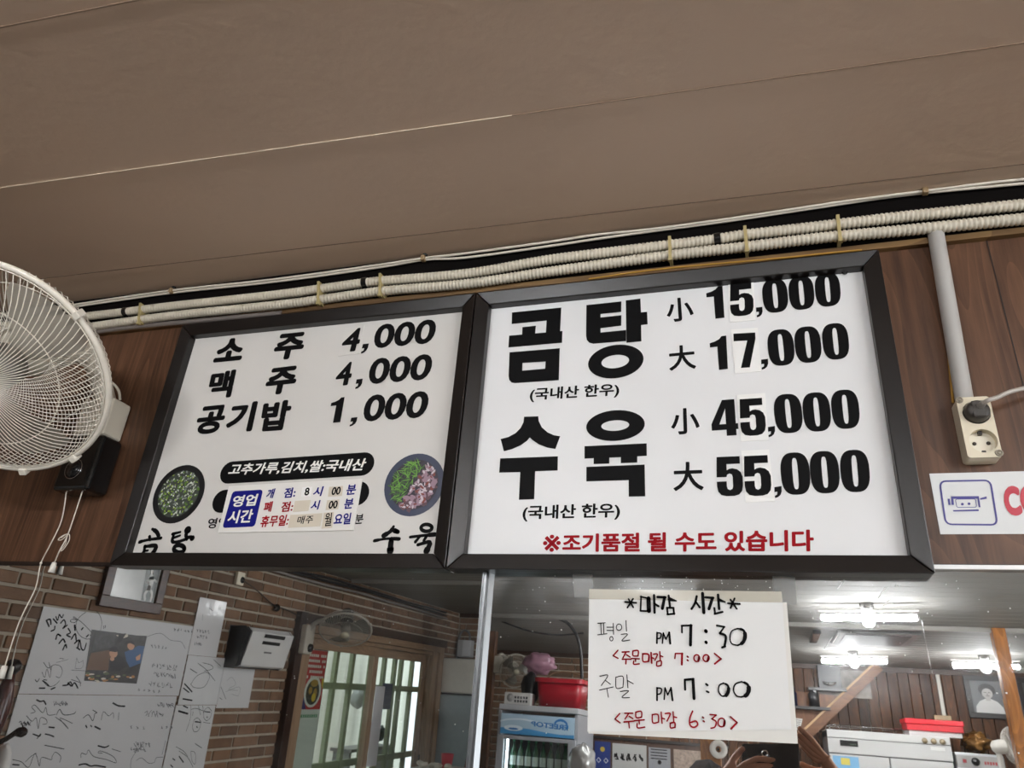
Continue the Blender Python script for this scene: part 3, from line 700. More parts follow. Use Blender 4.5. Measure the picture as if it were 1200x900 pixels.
mb.build('time_writing', M_INK, nt_)
mb = M(); R_ = 3.2
nb(mb, [([(212, 370), (185, 400)], R_), ([(185, 400), (212, 415)], R_), ([(236, 380), (275, 378)], R_), ([(258, 380), (240, 412)], R_), ([(260, 395), (280, 408)], R_), ([(236, 420), (286, 420)], R_), ([(258, 420), (256, 446)], R_),
        ([(296, 374), (297, 400), (325, 402)], R_), ([(296, 374), (325, 372), (325, 402)], R_), ([(288, 416), (332, 418)], R_), ([(311, 418), (311, 432)], R_), ([(301, 430), (301, 448), (332, 446)], R_),
        ([(351, 390), (353, 432), (384, 432)], R_), ([(351, 390), (384, 394), (384, 432)], R_ + .8), ([(398, 383), (402, 442)], R_ + .6), ([(400, 410), (414, 416)], R_), ([(412, 392), (434, 392), (420, 426)], R_), ([(447, 378), (450, 426)], R_), ([(450, 400), (464, 406)], R_), ([(431, 434), (431, 458), (455, 455)], R_), ([(431, 434), (455, 430), (455, 455)], R_),
        ([(532, 416), (535, 388)], R_), ([(535, 388), (576, 388)], R_), ([(573, 388), (571, 450)], R_ + 1.5), ([(602, 404), (606, 408)], 4), ([(602, 424), (606, 428)], 4), (ring_pts(655, 414, 16, 19), R_), ([(668, 408), (664, 430)], 5), (ring_pts(708, 414, 17, 19), R_), ([(722, 406), (716, 430)], 5), ([(755, 388), (792, 418)], R_ + .5), ([(792, 418), (756, 446)], R_ + .8)], p7)
mb.build('red_writing', M_REDINK, nt_); mb = M()
nb(mb, [([(222, 270), (195, 300)], R_), ([(195, 300), (224, 322)], R_), ([(250, 268), (295, 268)], R_), ([(272, 270), (252, 300)], R_), ([(275, 285), (296, 298)], R_), ([(246, 317), (302, 312)], R_), ([(272, 315), (276, 350)], R_),
        ([(312, 262), (315, 292), (345, 290)], R_), ([(312, 262), (343, 258), (345, 290)], R_), ([(303, 310), (360, 305)], R_), ([(331, 306), (332, 328)], R_), ([(320, 326), (323, 350), (363, 346)], R_),
        ([(405, 275), (408, 321), (440, 318)], R_), ([(405, 276), (437, 276), (440, 318)], R_), ([(455, 262), (460, 324)], R_), ([(458, 295), (474, 300)], R_), ([(478, 270), (506, 270), (488, 312)], R_), ([(522, 260), (526, 318)], R_), ([(526, 288), (542, 292)], R_), ([(506, 324), (508, 350), (533, 347)], R_), ([(506, 324), (531, 321), (533, 347)], R_ + .6),
        ([(632, 256), (616, 298), (618, 335), (640, 347), (660, 332), (650, 312), (622, 320)], R_ + .4), ([(688, 290), (693, 294)], 4), ([(692, 311), (697, 315)], 4), ([(730, 275), (765, 278)], R_), ([(765, 278), (740, 300)], R_), ([(740, 300), (764, 315), (757, 345), (735, 352)], R_), (ring_pts(795, 320, 20, 24), R_), ([(812, 310), (808, 338)], 5), ([(845, 288), (882, 320)], R_ + .5), ([(882, 320), (848, 356)], R_ + 1)], p8)
mb.build('red_writing', M_REDINK, nt_)

# ================================================================== MIRRORS
XS = wallp(571, 700).x
mm = mirror_mat()
# left mirror leans forward at the top
ml = thing('wall_mirror', (-1.6, -0.02, 1.0), 'tall wall mirror below the left menu board reflecting the brick wall', 'mirror')
def lean(p): return V((p[0], -0.010 - (p[2] - 1.8) * math.tan(TILT) + p[1], p[2]))
mb = M(); X0, X1 = -3.2, XS - 0.006
vs = [lean((x, yy, z)) for yy in (0.0, 0.004) for (x, z) in ((X0, 0.9), (X1, 0.9), (X1, ZM - 0.002), (X0, ZM - 0.002))]
mb.add(vs, [(0, 1, 2, 3), (7, 6, 5, 4), (0, 4, 5, 1), (1, 5, 6, 2), (2, 6, 7, 3), (3, 7, 4, 0)]); mb.build('mirror_glass', mm, ml)
mr_ = thing('wall_mirror', (1.2, -0.006, 0.9), 'wall mirror behind the handwritten notice reflecting the dining room', 'mirror')
M().b2(XS + 0.012, XR - 0.02, -0.006, 0.048, 0.9, ZM + 0.0068).build('mirror_glass', mm, mr_)
M().b2(-0.1, XR - 0.02, -0.016, 0.0, ZM + 0.0068, ZM + 0.0134).build('top_bevel_glint', mat('bevel_glint_white', (246, 246, 246), 0.25), mr_, bevel=0.001)  # white strip standing in for lamp light caught on the mirror's top bevel
# bevelled edge strip of the right mirror
mb = M(); mb.add([(XS + 0.001, -0.002, 0.9), (XS + 0.012, -0.006, 0.9), (XS + 0.012, -0.006, ZM + 0.01), (XS + 0.001, -0.002, ZM + 0.01)], [(0, 1, 2, 3)]); mb.build('bevelled_edge', mm, mr_)
# chrome channel between the mirrors
mb = M(); mb.b2(XS - 0.006, XS - 0.0045, -0.0165, 0.03, 0.9, ZM - 0.002); mb.b2(XS - 0.0005, XS + 0.001, -0.0165, 0.03, 0.9, ZM - 0.002); mb.b2(XS - 0.0045, XS - 0.0005, -0.0135, 0.03, 0.9, ZM - 0.002)
mb.build('edge_channel', mat('channel_metal', (132, 134, 136), 0.32, metal=1.0), mr_)
# old tape and paint specks on the mirror
tp = mat('old_tape', (170, 170, 166), 0.2, alpha=0.28, noise=0.2, nscale=30)
for quad in ([(671, 671), (694, 670), (696, 699), (673, 700)], [(905, 671), (931, 672), (934, 709), (907, 706)]):
    mb = M(); mb.prism([wallp(x, y, -0.0068) for x, y in quad], (0, 0.0004, 0)); mb.build('tape_remnant', tp, mr_)
rnd = random.Random(12)
mb = M()
for i in range(95):
    px = rnd.choice([rnd.uniform(580, 690), rnd.uniform(690, 930), rnd.uniform(690, 930), rnd.uniform(920, 1195)]); py = rnd.uniform(673, 691) if 690 < px < 930 else rnd.uniform(674, 895) if rnd.random() < .5 else rnd.uniform(674, 760)
    c = wallp(px, py, -0.0066); r = rnd.uniform(.0004, .0012)
    mb.add([c + V((math.cos(k * 1.0472) * r * rnd.uniform(.6, 1.3), 0, math.sin(k * 1.0472) * r * rnd.uniform(.6, 1.3))) for k in range(6)], [tuple(range(6))])
for i in range(5):
    px, py = rnd.uniform(940, 1150), rnd.uniform(680, 760); a = wallp(px, py, -0.0066); b = wallp(px + rnd.uniform(6, 12), py - rnd.uniform(8, 14), -0.0066)
    stroke(mb, [a, b], 0.0006, NW)
tag(mb.build('paint_specks', mat('speck_white', (220, 220, 218), 0.6), mr_), kind='stuff')
mb = M()
for i in range(34):
    px = rnd.uniform(330, 560); py = rnd.uniform(672, 880); d_ = ray(px, py); n_ = V((0, -math.cos(TILT), -math.sin(TILT)))
    c = CAM + d_ * ((V((0, -0.0106, 1.8)) - CAM).dot(n_) / d_.dot(n_)); r = rnd.uniform(.0003, .0009)
    mb.add([c + V((math.cos(k * 1.0472) * r, 0, math.sin(k * 1.0472) * r)) for k in range(6)], [tuple(range(6))])
tag(mb.build('paint_specks', mat('speck_white', (220, 220, 218), 0.6), ml), kind='stuff')

# ================================================================== CONDUITS AND CABLES ALONG THE CEILING
def wpath(pxs, y): return [wallp(px, py, y) for px, py in pxs]
cond_m = mat('conduit_cream', (206, 198, 180), 0.42, noise=0.10, nscale=14)
def conduit(pxs, y, R, label):
    pts = spline(wpath(pxs, y), 10); a = pts[1] - pts[0]; b = pts[-1] - pts[-2]
    pts = [pts[0] - a.normalized() * 1.2] + pts + [pts[-1] + b.normalized() * 1.5]
    # resample evenly to lay down the ribs
    L_ = [0]
    for i in range(1, len(pts)): L_.append(L_[-1] + (pts[i] - pts[i - 1]).length)
    step = 0.00195; out = []; rs = []; i = 0; s = 0; k = 0
    while s < L_[-1]:
        while L_[i + 1] < s: i += 1
        t = (s - L_[i]) / (L_[i + 1] - L_[i]); out.append(pts[i].lerp(pts[i + 1], t)); rs.append(R * (1.0, 1.0, 0.97, 0.80)[k % 4]); s += step; k += 1
    o = M().tube(out, rs, 12).build('corrugated_conduit', cond_m, loc=pts[len(pts) // 2])
    return tag(o, label, 'conduit'), out
UP = [(100, 371), (148, 365.5), (200, 359), (320, 346), (380, 338), (440, 330), (545, 321), (640, 305), (720, 295), (795, 286), (842, 280), (872, 275.5), (960, 265.5), (1060, 254), (1200, 240)]
LO = [(106, 383), (166, 374.5), (220, 368), (320, 358), (380, 350.5), (450, 341), (545, 333), (640, 319), (720, 308), (795, 298), (872, 289.5), (960, 279), (1060, 270), (1200, 256.5)]
u_, upts = conduit(UP, -0.022, 0.0105, 'upper cream corrugated conduit running under the ceiling')
l_, lpts = conduit(LO, -0.022, 0.0105, 'lower cream corrugated conduit running above the menu boards')
def near(pts, px):
    best = min(pts, key=lambda p: abs(proj(p)[0] - px)); return best
def proj(P):
    Q = P - CAM; z = Q.dot(FWD); return (600 + F_PX * Q.dot(RGT) / z, 450 - F_PX * Q.dot(UPV) / z)
for px in (148, 428, 841):
    i = upts.index(near(upts, px)); M().tube([upts[i - 3], upts[i + 3]], 0.0118, 16).build('tape_band', M_DARKPL, u_)
tie_m = mat('tie_yellowed', (176, 160, 112), 0.5)
for k, (px, wh) in enumerate(((166, 'leftmost'), (375, 'above the right end of the left menu board'), (447, ''), (785, ''), (873, ''), (982, ''))):
    a = near(upts, px); b = near(lpts, px + 1.5); mb = M()
    y = -0.034
    A = V((a.x, y, a.z + 0.013)); B = V((b.x, y, b.z - 0.0135)); t = V((0.0028, 0, 0))
    mb.add([A - t, A + t, B + t, B - t, A - t + V((0, .034, 0)), A + t + V((0, .034, 0)), B + t + V((0, .034, 0)), B - t + V((0, .034, 0))], [(0, 1, 2, 3), (0, 4, 5, 1), (3, 2, 6, 7), (1, 5, 6, 2), (0, 3, 7, 4)])
    mb.box(B + V((0, 0.003, -0.003)), (0.007, 0.008, 0.006))
    txt = ['yellowed cable tie, leftmost on the conduits beside the wall fan', 'yellowed cable tie just left of the black tape band above the left board', 'yellowed cable tie just right of the black tape band above the left board', 'yellowed cable tie on the conduits left of the black tape band above the right board', 'yellowed cable tie on the conduits right of the black tape band above the right board', 'yellowed cable tie on the conduits, rightmost, above the end of the price figures'][k]
    tag(mb.build('cable_tie', tie_m, loc=B), txt, 'cable tie', 'cable ties on the conduits')
# thin grey tube lower left
g3 = spline(wpath([(60, 399), (116, 388.5), (180, 381), (240, 375.5), (330, 367)], -0.012), 6)
tag(M().tube(g3, 0.006, 10).build('grey_tube', mat('grey_tube', (120, 112, 108), 0.4), loc=g3[0]), 'thin grey tube under the conduits by the wall fan', 'tube')
cab_m = mat('cable_white', (214, 206, 192), 0.4)
C1 = [(60, 361), (88, 357), (200, 340.5), (320, 327.5), (440, 311), (497, 302.5), (545, 297), (640, 284), (700, 275), (760, 269), (850, 257), (960, 240.5), (1040, 228), (1084, 222), (1200, 210)]
C2 = [(60, 363.5), (88, 359.5), (200, 343.5), (320, 330.5), (440, 314), (497, 304.5), (545, 302), (640, 289), (700, 280), (760, 271.5), (850, 259.5), (960, 243), (1040, 231), (1084, 226), (1200, 215)]
for k, cpx in enumerate((C1, C2)):
    pts = spline(wpath(cpx, -0.012 - 0.004 * (k == 0)), 6); pts = [pts[0] - V((1.0, 0, 0))] + pts + [pts[-1] + V((1.5, 0, 0))]
    for p in pts: p.z = min(p.z, ZC - 0.004)
    tag(M().tube(pts, 0.0027, 8).build('thin_cable', cab_m, loc=pts[len(pts) // 2]), ['thin white cable running closest to the ceiling above the conduits', 'thin white cable just under its twin above the conduits'][k], 'cable')
for k, px in enumerate((200, 495, 1084)):
    p = wallp(*{200: (201, 341), 495: (496, 303), 1084: (1084, 224)}[px], -0.016); mb = M(); mb.box(p, (0.010, 0.012, 0.013)); 
    cl_ = thing('cable_clip', p, ['small tan cable clip on the ceiling cables near the wall fan', 'small tan cable clip on the ceiling cables above the middle of the left board', 'small tan cable clip on the ceiling cables above the grey pipe'][k], 'cable clip', 'cable clips under the ceiling')
    mb.build('clip_body', mat('clip_tan', (150, 126, 92), 0.5), cl_, bevel=0.002)
    mb = M(); mb.sphere(p + V((0.002, 0.002, 0.010)), (0.006, 0.006, 0.004), 10); mb.build('nail_head', M_DARKPL, cl_)
# yellow foam line left by the sealant
mb = M(); ys = spline(wpath([(690, 327), (760, 317), (830, 310), (920, 302), (962, 297.5), (1010, 293)], -0.013), 6); mb.tube(ys, 0.0018, 8)
ys = spline(wpath([(1097, 300), (1100, 330), (1109, 390), (1113, 430), (1117, 472)], -0.002), 6); mb.tube(ys, 0.0022, 8)
ys = spline(wpath([(1111, 300), (1119, 360), (1128, 410), (1136, 455)], -0.002), 6); mb.tube(ys, 0.0012, 8)
tag(mb.build('sealant_bead', mat('sealant_yellow', (176, 132, 48), 0.5), loc=(0.2, 0, 2.4)), 'yellow sealant beads beside the grey pipe and above the board', 'sealant', kind='stuff')
# tiny black bracket screws under the veneer edge
for k, (px, py) in enumerate(((386, 365), (776, 319))):
    p = wallp(px, py, -0.006); mb = M(); mb.sphere(p, (0.006, 0.006, 0.005), 12); tag(mb.build('hanger_screw', M_DARKPL, loc=p), ['small black hanger screw above the left menu board', 'small black hanger screw above the right menu board'][k], 'screw')

# ================================================================== OUTLET, PIPE, PLUG, CCTV STICKER (right)
pt0 = wallp(1097, 276, -0.013); pt1 = wallp(1131, 474, -0.013)
pipe = M().tube([pt0 + V((0, 0, 0.02)), pt0, pt1], 0.0128, 20).build('wall_pipe', mat('pipe_grey', (176, 174, 170), 0.38), loc=pt1); tag(pipe, 'grey plastic pipe coming down from the conduits to the outlet', 'pipe')
YO = -0.032
def OU(px, py, dy=0.0): return wallp(px, py, YO - dy)
ow0, ow1 = OU(1122, 480), OU(1176, 534)
ox = (ow0.x + ow1.x) / 2; oxs = 0.0215
oz1 = OU(1142, 465).z; oz0 = OU(1152, 536).z
ot = thing('power_outlet', (ox, 0, oz0), 'cream double power outlet box at the end of the grey pipe', 'outlet')
out_m = mat('outlet_cream', (222, 212, 188), 0.35)
bx0, bx1 = ox - 0.0225, ox + 0.0225
zmid = (oz0 + oz1) / 2; hz = (oz1 - oz0) / 4
sockets = [V((ox + 0.001, YO, zmid + hz * 0.93)), V((ox + 0.002, YO, zmid - hz * 0.93))]
# body: sides plus a face plate with two round holes
mb = M(); RS = 0.0185
outer = []
for cx_, cz_, a0 in ((bx1 - .005, oz1 - .005, 0), (bx0 + .005, oz1 - .005, 90), (bx0 + .005, oz0 + .005, 180), (bx1 - .005, oz0 + .005, 270)):
    for k in range(5):
        an = math.radians(a0 + 22.5 * k); outer.append((cx_ + .005 * math.cos(an), cz_ + .005 * math.sin(an)))
holes = [[(s.x + RS * math.cos(2 * math.pi * k / 28), s.z + RS * math.sin(2 * math.pi * k / 28)) for k in range(28)] for s in sockets]
fill(mb, [[(x, YO, z) for x, z in outer]] + [[(x, YO, z) for x, z in h] for h in holes])
n = len(outer)
mb.add([(x, YO, z) for x, z in outer] + [(x, -0.0005, z) for x, z in outer], [(i, (i + 1) % n, (i + 1) % n + n, i + n) for i in range(n)])
for h in holes:
    n = len(h); mb.add([(x, YO, z) for x, z in h] + [(x, YO + 0.013, z) for x, z in h], [(i, (i + 1) % n, (i + 1) % n + n, i + n) for i in range(n)], True)
mb.build('body', out_m, ot)
for s in sockets:
    so = M().add([(s.x + RS * math.cos(2 * math.pi * k / 28), YO + 0.0125, s.z + RS * math.sin(2 * math.pi * k / 28)) for k in range(28)], [tuple(range(28))]).build('socket', mat('socket_face', (228, 222, 204), 0.4), ot)
    mb = M()
    for sx in (-1, 1): mb.lathe([(0.0028, 0), (0.0028, -0.001), (0, -0.001)], (s.x + sx * 0.0092, YO + 0.0123, s.z), (0, 1, 0), 12)
    mb.box((s.x, YO + 0.010, s.z + RS - 0.003), (0.005, 0.006, 0.006)); mb.box((s.x, YO + 0.010, s.z - RS + 0.003), (0.005, 0.006, 0.005))
    mb.build('contacts', mat('contact_dark', (40, 34, 28), 0.5), so)
for (sx, sz) in ((bx0 + .004, oz1 - .004), (bx1 - .004, oz0 + .006)):
    mb = M(); mb.torus((sx, YO - 0.0005, sz), (0, 1, 0), 0.0042, 0.0014, 18, 6); mb.sphere((sx, YO, sz), (0.003, 0.002, 0.003), 10); mb.build('screw_boss', mat('boss_grey', (150, 142, 126), 0.4), ot)
s = sockets[0]
pl = thing('power_plug', (s.x, YO, s.z), 'dark grey round plug with a light grey cord in the upper socket', 'plug')
mb = M(); mb.lathe([(0, -0.012), (0.0165, -0.012), (0.0172, 0.004), (0.015, 0.013), (0.009, 0.016), (0, 0.016)], (s.x, YO, s.z), (0, -1, 0), 24); mb.box((s.x, YO - 0.012, s.z), (0.018, 0.010, 0.026)); mb.build('plug_body', mat('plug_dark', (62, 58, 54), 0.4), pl, bevel=0.002)
c0 = V((s.x + 0.002, YO - 0.014, s.z + 0.004))
cpts = spline([c0, c0 + V((0.006, -0.018, 0.001)), OU(1168, 466, 0.03), OU(1184, 459, 0.028), OU(1205, 454, 0.02), OU(1240, 446, 0.01), OU(1300, 440, 0.0)], 8)
M().tube(cpts, 0.0033, 12).build('cord', mat('cord_grey', (176, 168, 160), 0.4), pl)
M().tube(cpts[:6], [0.006, 0.0058, 0.0052, 0.0048, 0.0044, 0.004], 12).build('strain_relief', mat('cord_light', (150, 146, 140), 0.4), pl)
# CCTV sticker
YS = -0.0012
def SU(px, py, dy=0.0): return wallp(px, py, YS - dy)
cs = thing('cctv_sticker', SU(1150, 625), 'white surveillance camera sticker with a blue camera symbol and red letters', 'sticker')
a = SU(1090, 555); b = SU(1101, 626); zt, zb = a.z, b.z; sx0 = (a.x + b.x) / 2
M().b2(sx0, sx0 + 0.33, YS, -0.0001, zb, zt).build('sheet', mat('sticker_white', (224, 226, 226), 0.22, coat=0.6), cs)
blue_s = mat('sticker_blue', (72, 70, 140), 0.3)
c11 = crop(1080, 540, 9.0); mb = M()
def sstroke(mb, pts, w): 
    P = [SU(*c11(p), 0.0006) for p in pts]; k = (SU(*c11((pts[0][0] + 10, pts[0][1]))) - P[0]).length / 10; stroke(mb, P, w * k, NW, smooth=False)
rr = []
A = [(190, 215), (725, 205), (800, 675), (255, 670)]
def rrect(q, r):
    q = [V(p) for p in q]; o = []
    for i in range(4):
        c, p, n2 = q[i], q[i - 1], q[(i + 1) % 4]; e1 = (p - c).normalized() * r; e2 = (n2 - c).normalized() * r
        for k in range(6):
            t = k / 5; o.append(tuple(c + e1 * (1 - t) ** 2 + e2 * t ** 2))
    return o + [o[0]]
sstroke(mb, rrect(A, 70), 8)
for quad in ([(310, 375), (600, 372), (604, 400), (330, 402)], [(310, 375), (334, 375), (342, 465), (316, 465)], [(585, 375), (604, 374), (622, 490), (602, 490)], [(275, 400), (296, 400), (306, 465), (284, 465)], [(615, 395), (685, 375), (688, 400), (620, 412)], [(330, 520), (600, 512), (604, 530), (336, 535)]):
    fill(mb, [[SU(*c11(p), 0.0006) for p in quad]])
sstroke(mb, rrect([(355, 405), (570, 402), (580, 490), (372, 492)], 20), 3)
for c in ((430, 457), (500, 453)): fill(mb, [[SU(*c11(p), 0.0006) for p in ring_pts(*c, 16, 14)[:-1]]])
mb.build('camera_symbol', blue_s, cs)
mb = M(); text_on(mb, 'CC', [SU(*c11(p), 0.0006) for p in [(848, 268), (1190, 256), (1250, 565), (890, 585)]], 0.06); text_on(mb, 'TV', [SU(*c11(p), 0.0006) for p in [(1215, 255), (1540, 245), (1610, 550), (1275, 564)]], 0.06); mb.build('red_letters', mat('sticker_red', (190, 52, 70), 0.3), cs)

# ================================================================== FANS
def frame_from(axis, up=(0, 0, 1)):
    a = V(axis).normalized(); r = V(up).cross(a)
    r = V((1, 0, 0)) if r.length < 1e-4 else r.normalized(); return r, a.cross(r), a
def fan_head(root, c, axis, R, nsp=96, hub_m=None, guard_m=None, blade_m=None, wire=0.0011, motor_m=None):
    """c = centre of the joining ring; axis points forward"""
    c = V(c); r, u, a = frame_from(axis); g = guard_m or M_GUARD
    P = lambda rad, t, h: c + (r * math.cos(t) + u * math.sin(t)) * rad + a * h
    M().torus(c, a, R, 0.0062 if nsp > 70 else 0.006, 96, 10).build('guard_ring', g, root)
    mb = M(); k = nsp
    for i in range(k):
        t = 2 * math.pi * i / k; pts = []
        for j in range(9):
            s_ = j / 8; rad = R * (0.16 + 0.84 * s_); h = 0.052 * (1 - s_ ** 2.6); pts.append(P(rad, t + 0.32 * (s_ ** 2) * 0.9, h))
        mb.tube(pts, wire, 5, False)
    mb.torus(c + a * 0.034, a, R * 0.66, wire * 1.3, 72, 6); mb.torus(c + a * 0.006, a, R * 0.975, wire * 1.2, 72, 6); mb.torus(c + a * 0.05, a, R * 0.16, 0.002, 40, 6)
    mb.build('front_guard', g, root)
    mb = M()
    for i in range(k):
        t = 2 * math.pi * i / k; pts = []
        for j in range(9):
            s_ = j / 8; rad = R * (0.26 + 0.78 * s_) if s_ < 0.97 else R * 1.0
            h = -0.085 * (1 - max(0, s_ - 0.25) ** 3 / 0.75 ** 3) ; pts.append(P(rad, t - 0.42 * s_ ** 2, h))
        mb.tube(pts, wire, 5, False)
    mb.torus(c - a * 0.075, a, R * 0.7, wire * 1.3, 72, 6); mb.torus(c - a * 0.085, a, R * 0.26, 0.002, 40, 6)
    mb.build('rear_guard', g, root)
    M().lathe([(0, 0.064), (R * 0.14, 0.062), (R * 0.165, 0.055), (R * 0.165, 0.046), (0, 0.046)], c, a, 36).build('badge', hub_m or mat('fan_badge', (190, 186, 176), 0.4), root)
    M().lathe([(0, 0.025), (R * 0.16, 0.022), (R * 0.2, 0.0), (R * 0.2, -0.035), (0, -0.035)], c, a, 32).build('hub', mat('fan_hub', (120, 116, 108), 0.4), root)
    for b in range(3):
        mb = M(); vs = []; t0 = 2 * math.pi * b / 3 + 0.55
        for j in range(8):
            s_ = j / 7
            for q_ in range(7):
                w_ = q_ / 6 - 0.5; rad = R * (0.18 + 0.70 * s_); sp = (0.62 + 0.55 * s_) * (1 - 0.25 * s_ ** 6)
                vs.append(P(rad, t0 + w_ * sp + 0.25 * s_, -0.012 + 0.030 * w_ * (1.2 - 0.4 * s_)))
        fs = [(j * 7 + q_, j * 7 + q_ + 1, j * 7 + q_ + 8, j * 7 + q_ + 7) for j in range(7) for q_ in range(6)]
        vs2 = [p - a * 0.0016 for p in vs]; n = len(vs)
        mb.add(vs + vs2, fs + [tuple(i + n for i in reversed(f)) for f in fs], True)
        mb.build('blade', blade_m or mat('fan_blade', (176, 170, 158), 0.3, alpha=0.45), root)
    M().lathe([(0, -0.205), (0.03, -0.20), (0.052, -0.18), (0.058, -0.13), (0.056, -0.10), (0.05, -0.088), (0, -0.088)], c, a, 32).build('motor_housing', motor_m or M_CREAM, root)
    for t in (0.62, 0.62 + 2.09, 0.62 + 4.19, -0.95):
        mb = M(); p = P(R + 0.004, t, 0); mb.box(p, (0.014, 0.014, 0.022), Matrix((r, u, a)).transposed() @ Matrix.Rotation(t, 3, 'Z')); mb.build('guard_clip', g, root, bevel=0.002)
    return c - a * 0.15
FC = V((-1.353, -0.311, 2.203)); FA = V((0.231, -0.622, -0.748))
b0, b1 = wallp(60, 572, -0.058), wallp(100, 575.5, -0.058)
fb_z0 = (b0.z + b1.z) / 2; fbh = (b1.x - b0.x) / 2; bxc = (b0.x + b1.x) / 2
fan = thing('wall_fan', (bxc, 0, fb_z0), 'large white wall fan with wire guard at the left edge on the wood veneer', 'fan')
mback = fan_head(fan, FC, FA, 0.215, 100, wire=0.00095)
# black control box, cream bracket behind it, arm to the motor
bt = wallp(108, 516, -0.05)
M().b2(bxc - fbh, bxc + fbh, -0.058, -0.001, fb_z0, fb_z0 + 0.125).build('control_box', M_DARKPL, fan, bevel=0.008, seg=3)
M().lathe([(0, 0.006), (0.016, 0.005), (0.019, 0), (0.019, -0.004)], (bxc - 0.004, -0.058, fb_z0 + 0.046), (0, -1, 0), 28).build('speed_dial', mat('dial_black', (24, 24, 26), 0.15, coat=0.5), fan)
mb = M(); mb.torus((bxc - 0.004, -0.059, fb_z0 + 0.046), (0, 1, 0), 0.022, 0.0008, 32, 6); mb.build('dial_ring', M_CHROME, fan)
M().b2(bxc - fbh, bxc + fbh - 0.010, -0.056, -0.001, fb_z0 + 0.127, fb_z0 + 0.215).build('bracket', M_CREAM, fan, bevel=0.006, seg=3)
M().tube(spline([V((bxc, -0.03, fb_z0 + 0.2)), V((bxc - 0.02, -0.10, fb_z0 + 0.30)), mback + V((0.01, 0.03, -0.02)), mback], 6), 0.022, 16).build('arm', M_CREAM, fan)
M().tube(spline([V((bxc + 0.04, -0.04, fb_z0 + 0.215)), V((bxc + 0.047, -0.07, fb_z0 + 0.235)), V((bxc + 0.01, -0.13, fb_z0 + 0.26)), mback], 6), 0.003, 8).build('wire', M_CREAM, fan)
cord_m = mat('pull_cord', (222, 214, 200), 0.6)
def at_mirror(px, py, gap):
    """point hanging just in front of the leaning left mirror (or in front of the wall above it)"""
    d = ray(px, py); n_ = V((0, -math.cos(TILT), -math.sin(TILT))); p0 = V((0, -0.010, 1.8)) + n_ * gap
    return CAM + d * ((p0 - CAM).dot(n_) / d.dot(n_))
pA = V((bxc - 0.024, -0.040, fb_z0)); pB = V((bxc + 0.020, -0.040, fb_z0))
cA = spline([pA, wallp(72, 610, -0.036), wallp(58, 640, -0.034), at_mirror(48, 660, 0.006), at_mirror(42, 688, 0.0045), at_mirror(29, 715, 0.0045), at_mirror(21, 733, 0.0045), at_mirror(13, 757, 0.005), at_mirror(6, 780, 0.007)], 6)
pc = M().tube(cA, 0.00125, 8).build('pull_cord', cord_m, fan)
M().lathe([(0.0035, 0.0), (0.0052, -0.001), (0.0068, -0.024), (0, -0.024)], cA[-1], (0, 0, 1), 16).build('cord_weight', WHITE(), pc)
mb = M(); mb.sphere(at_mirror(48, 660, 0.0065), 0.0028, 8); mb.build('knot', cord_m, pc)
cB = spline([pB, wallp(80, 625, -0.036), wallp(70, 645, -0.035), at_mirror(64, 659, 0.009)], 6)
pc = M().tube(cB, 0.00125, 8).build('pull_cord', cord_m, fan)
M().lathe([(0.0035, 0.0), (0.0048, -0.001), (0.0066, -0.021), (0, -0.021)], cB[-1], (0, 0, 1), 16).build('cord_weight', WHITE(), pc)
kn = wallp(80, 626, -0.036); mb = M()
for pts in ([(0, 0), (-.012, -.004), (-.020, -.012), (-.010, -.012), (0, -.002)], [(0, 0), (.006, -.002), (.010, -.014), (.004, -.030), (-.002, -.036)], [(0, 0), (.002, -.010), (.003, -.022), (-.004, -.034)], [(0, 0), (-.006, -.002), (-.014, -.008)]):
    mb.tube(spline([kn + V((x, -0.002, z)) for x, z in pts], 6), 0.001, 6)
mb.build('cord_bow', cord_m, pc)
# loose cable tail over the guard at the lower left
# ================================================================== REFLECTED ROOM: LEFT BRICK WALL
def LW(px, py, d=0.0): return hit(px, py, 'x', XL + 0.004 + d, True)
NL = V((1, 0, 0))
ID = lambda p: p
def LWf(px, py, dy=0.0): return LW(px, py, dy)
pf = thing('picture_frame', LW(155, 712), 'dark wood picture frame with a snowy photograph hung on the brick wall', 'picture')
y0, y1, z0, z1 = -2.338, -2.832, 2.022, 2.40; w = 0.062
mb = M()
for (ya, yb, za, zb) in ((y0, y1, z0, z0 + w), (y0, y1, z1 - w, z1), (y0, y0 - w, z0 + w, z1 - w), (y1 + w, y1, z0 + w, z1 - w)): mb.b2(XL, XL + 0.03, ya, yb, za, zb)
mb.build('frame', wood('frame_brown', (40, 22, 14), (84, 50, 34), 0.35, 'y'), pf, bevel=0.003)
M().b2(XL, XL + 0.012, y0 - w, y1 + w, z0 + w, z1 - w).build('photograph', mat('snow_photo', (190, 194, 192), 0.15, noise=0.12, nscale=9), pf)
mb = M(); fx = XL + 0.0128
fill(mb, [[(fx, -2.66, 2.09), (fx, -2.76, 2.09), (fx, -2.76, 2.33), (fx, -2.64, 2.33)]]); mb.build('dark_patch', mat('photo_dark', (92, 100, 98), 0.3, noise=0.3, nscale=30), pf)
mb = M()
for pts, w_ in (([(-2.70, 2.24), (-2.71, 2.20), (-2.70, 2.17)], .018), ([(-2.70, 2.17), (-2.68, 2.13), (-2.69, 2.10)], .009), ([(-2.70, 2.17), (-2.735, 2.14), (-2.74, 2.10)], .009), ([(-2.70, 2.23), (-2.665, 2.20)], .007), ([(-2.71, 2.23), (-2.75, 2.215)], .007)):
    stroke(mb, [(fx + .0006, a_, b_) for a_, b_ in pts], w_, NL)
mb.sphere((fx + .0006, -2.695, 2.268), (0.0005, 0.014, 0.016), 10); mb.build('figure', mat('photo_light', (206, 208, 204), 0.3), pf)

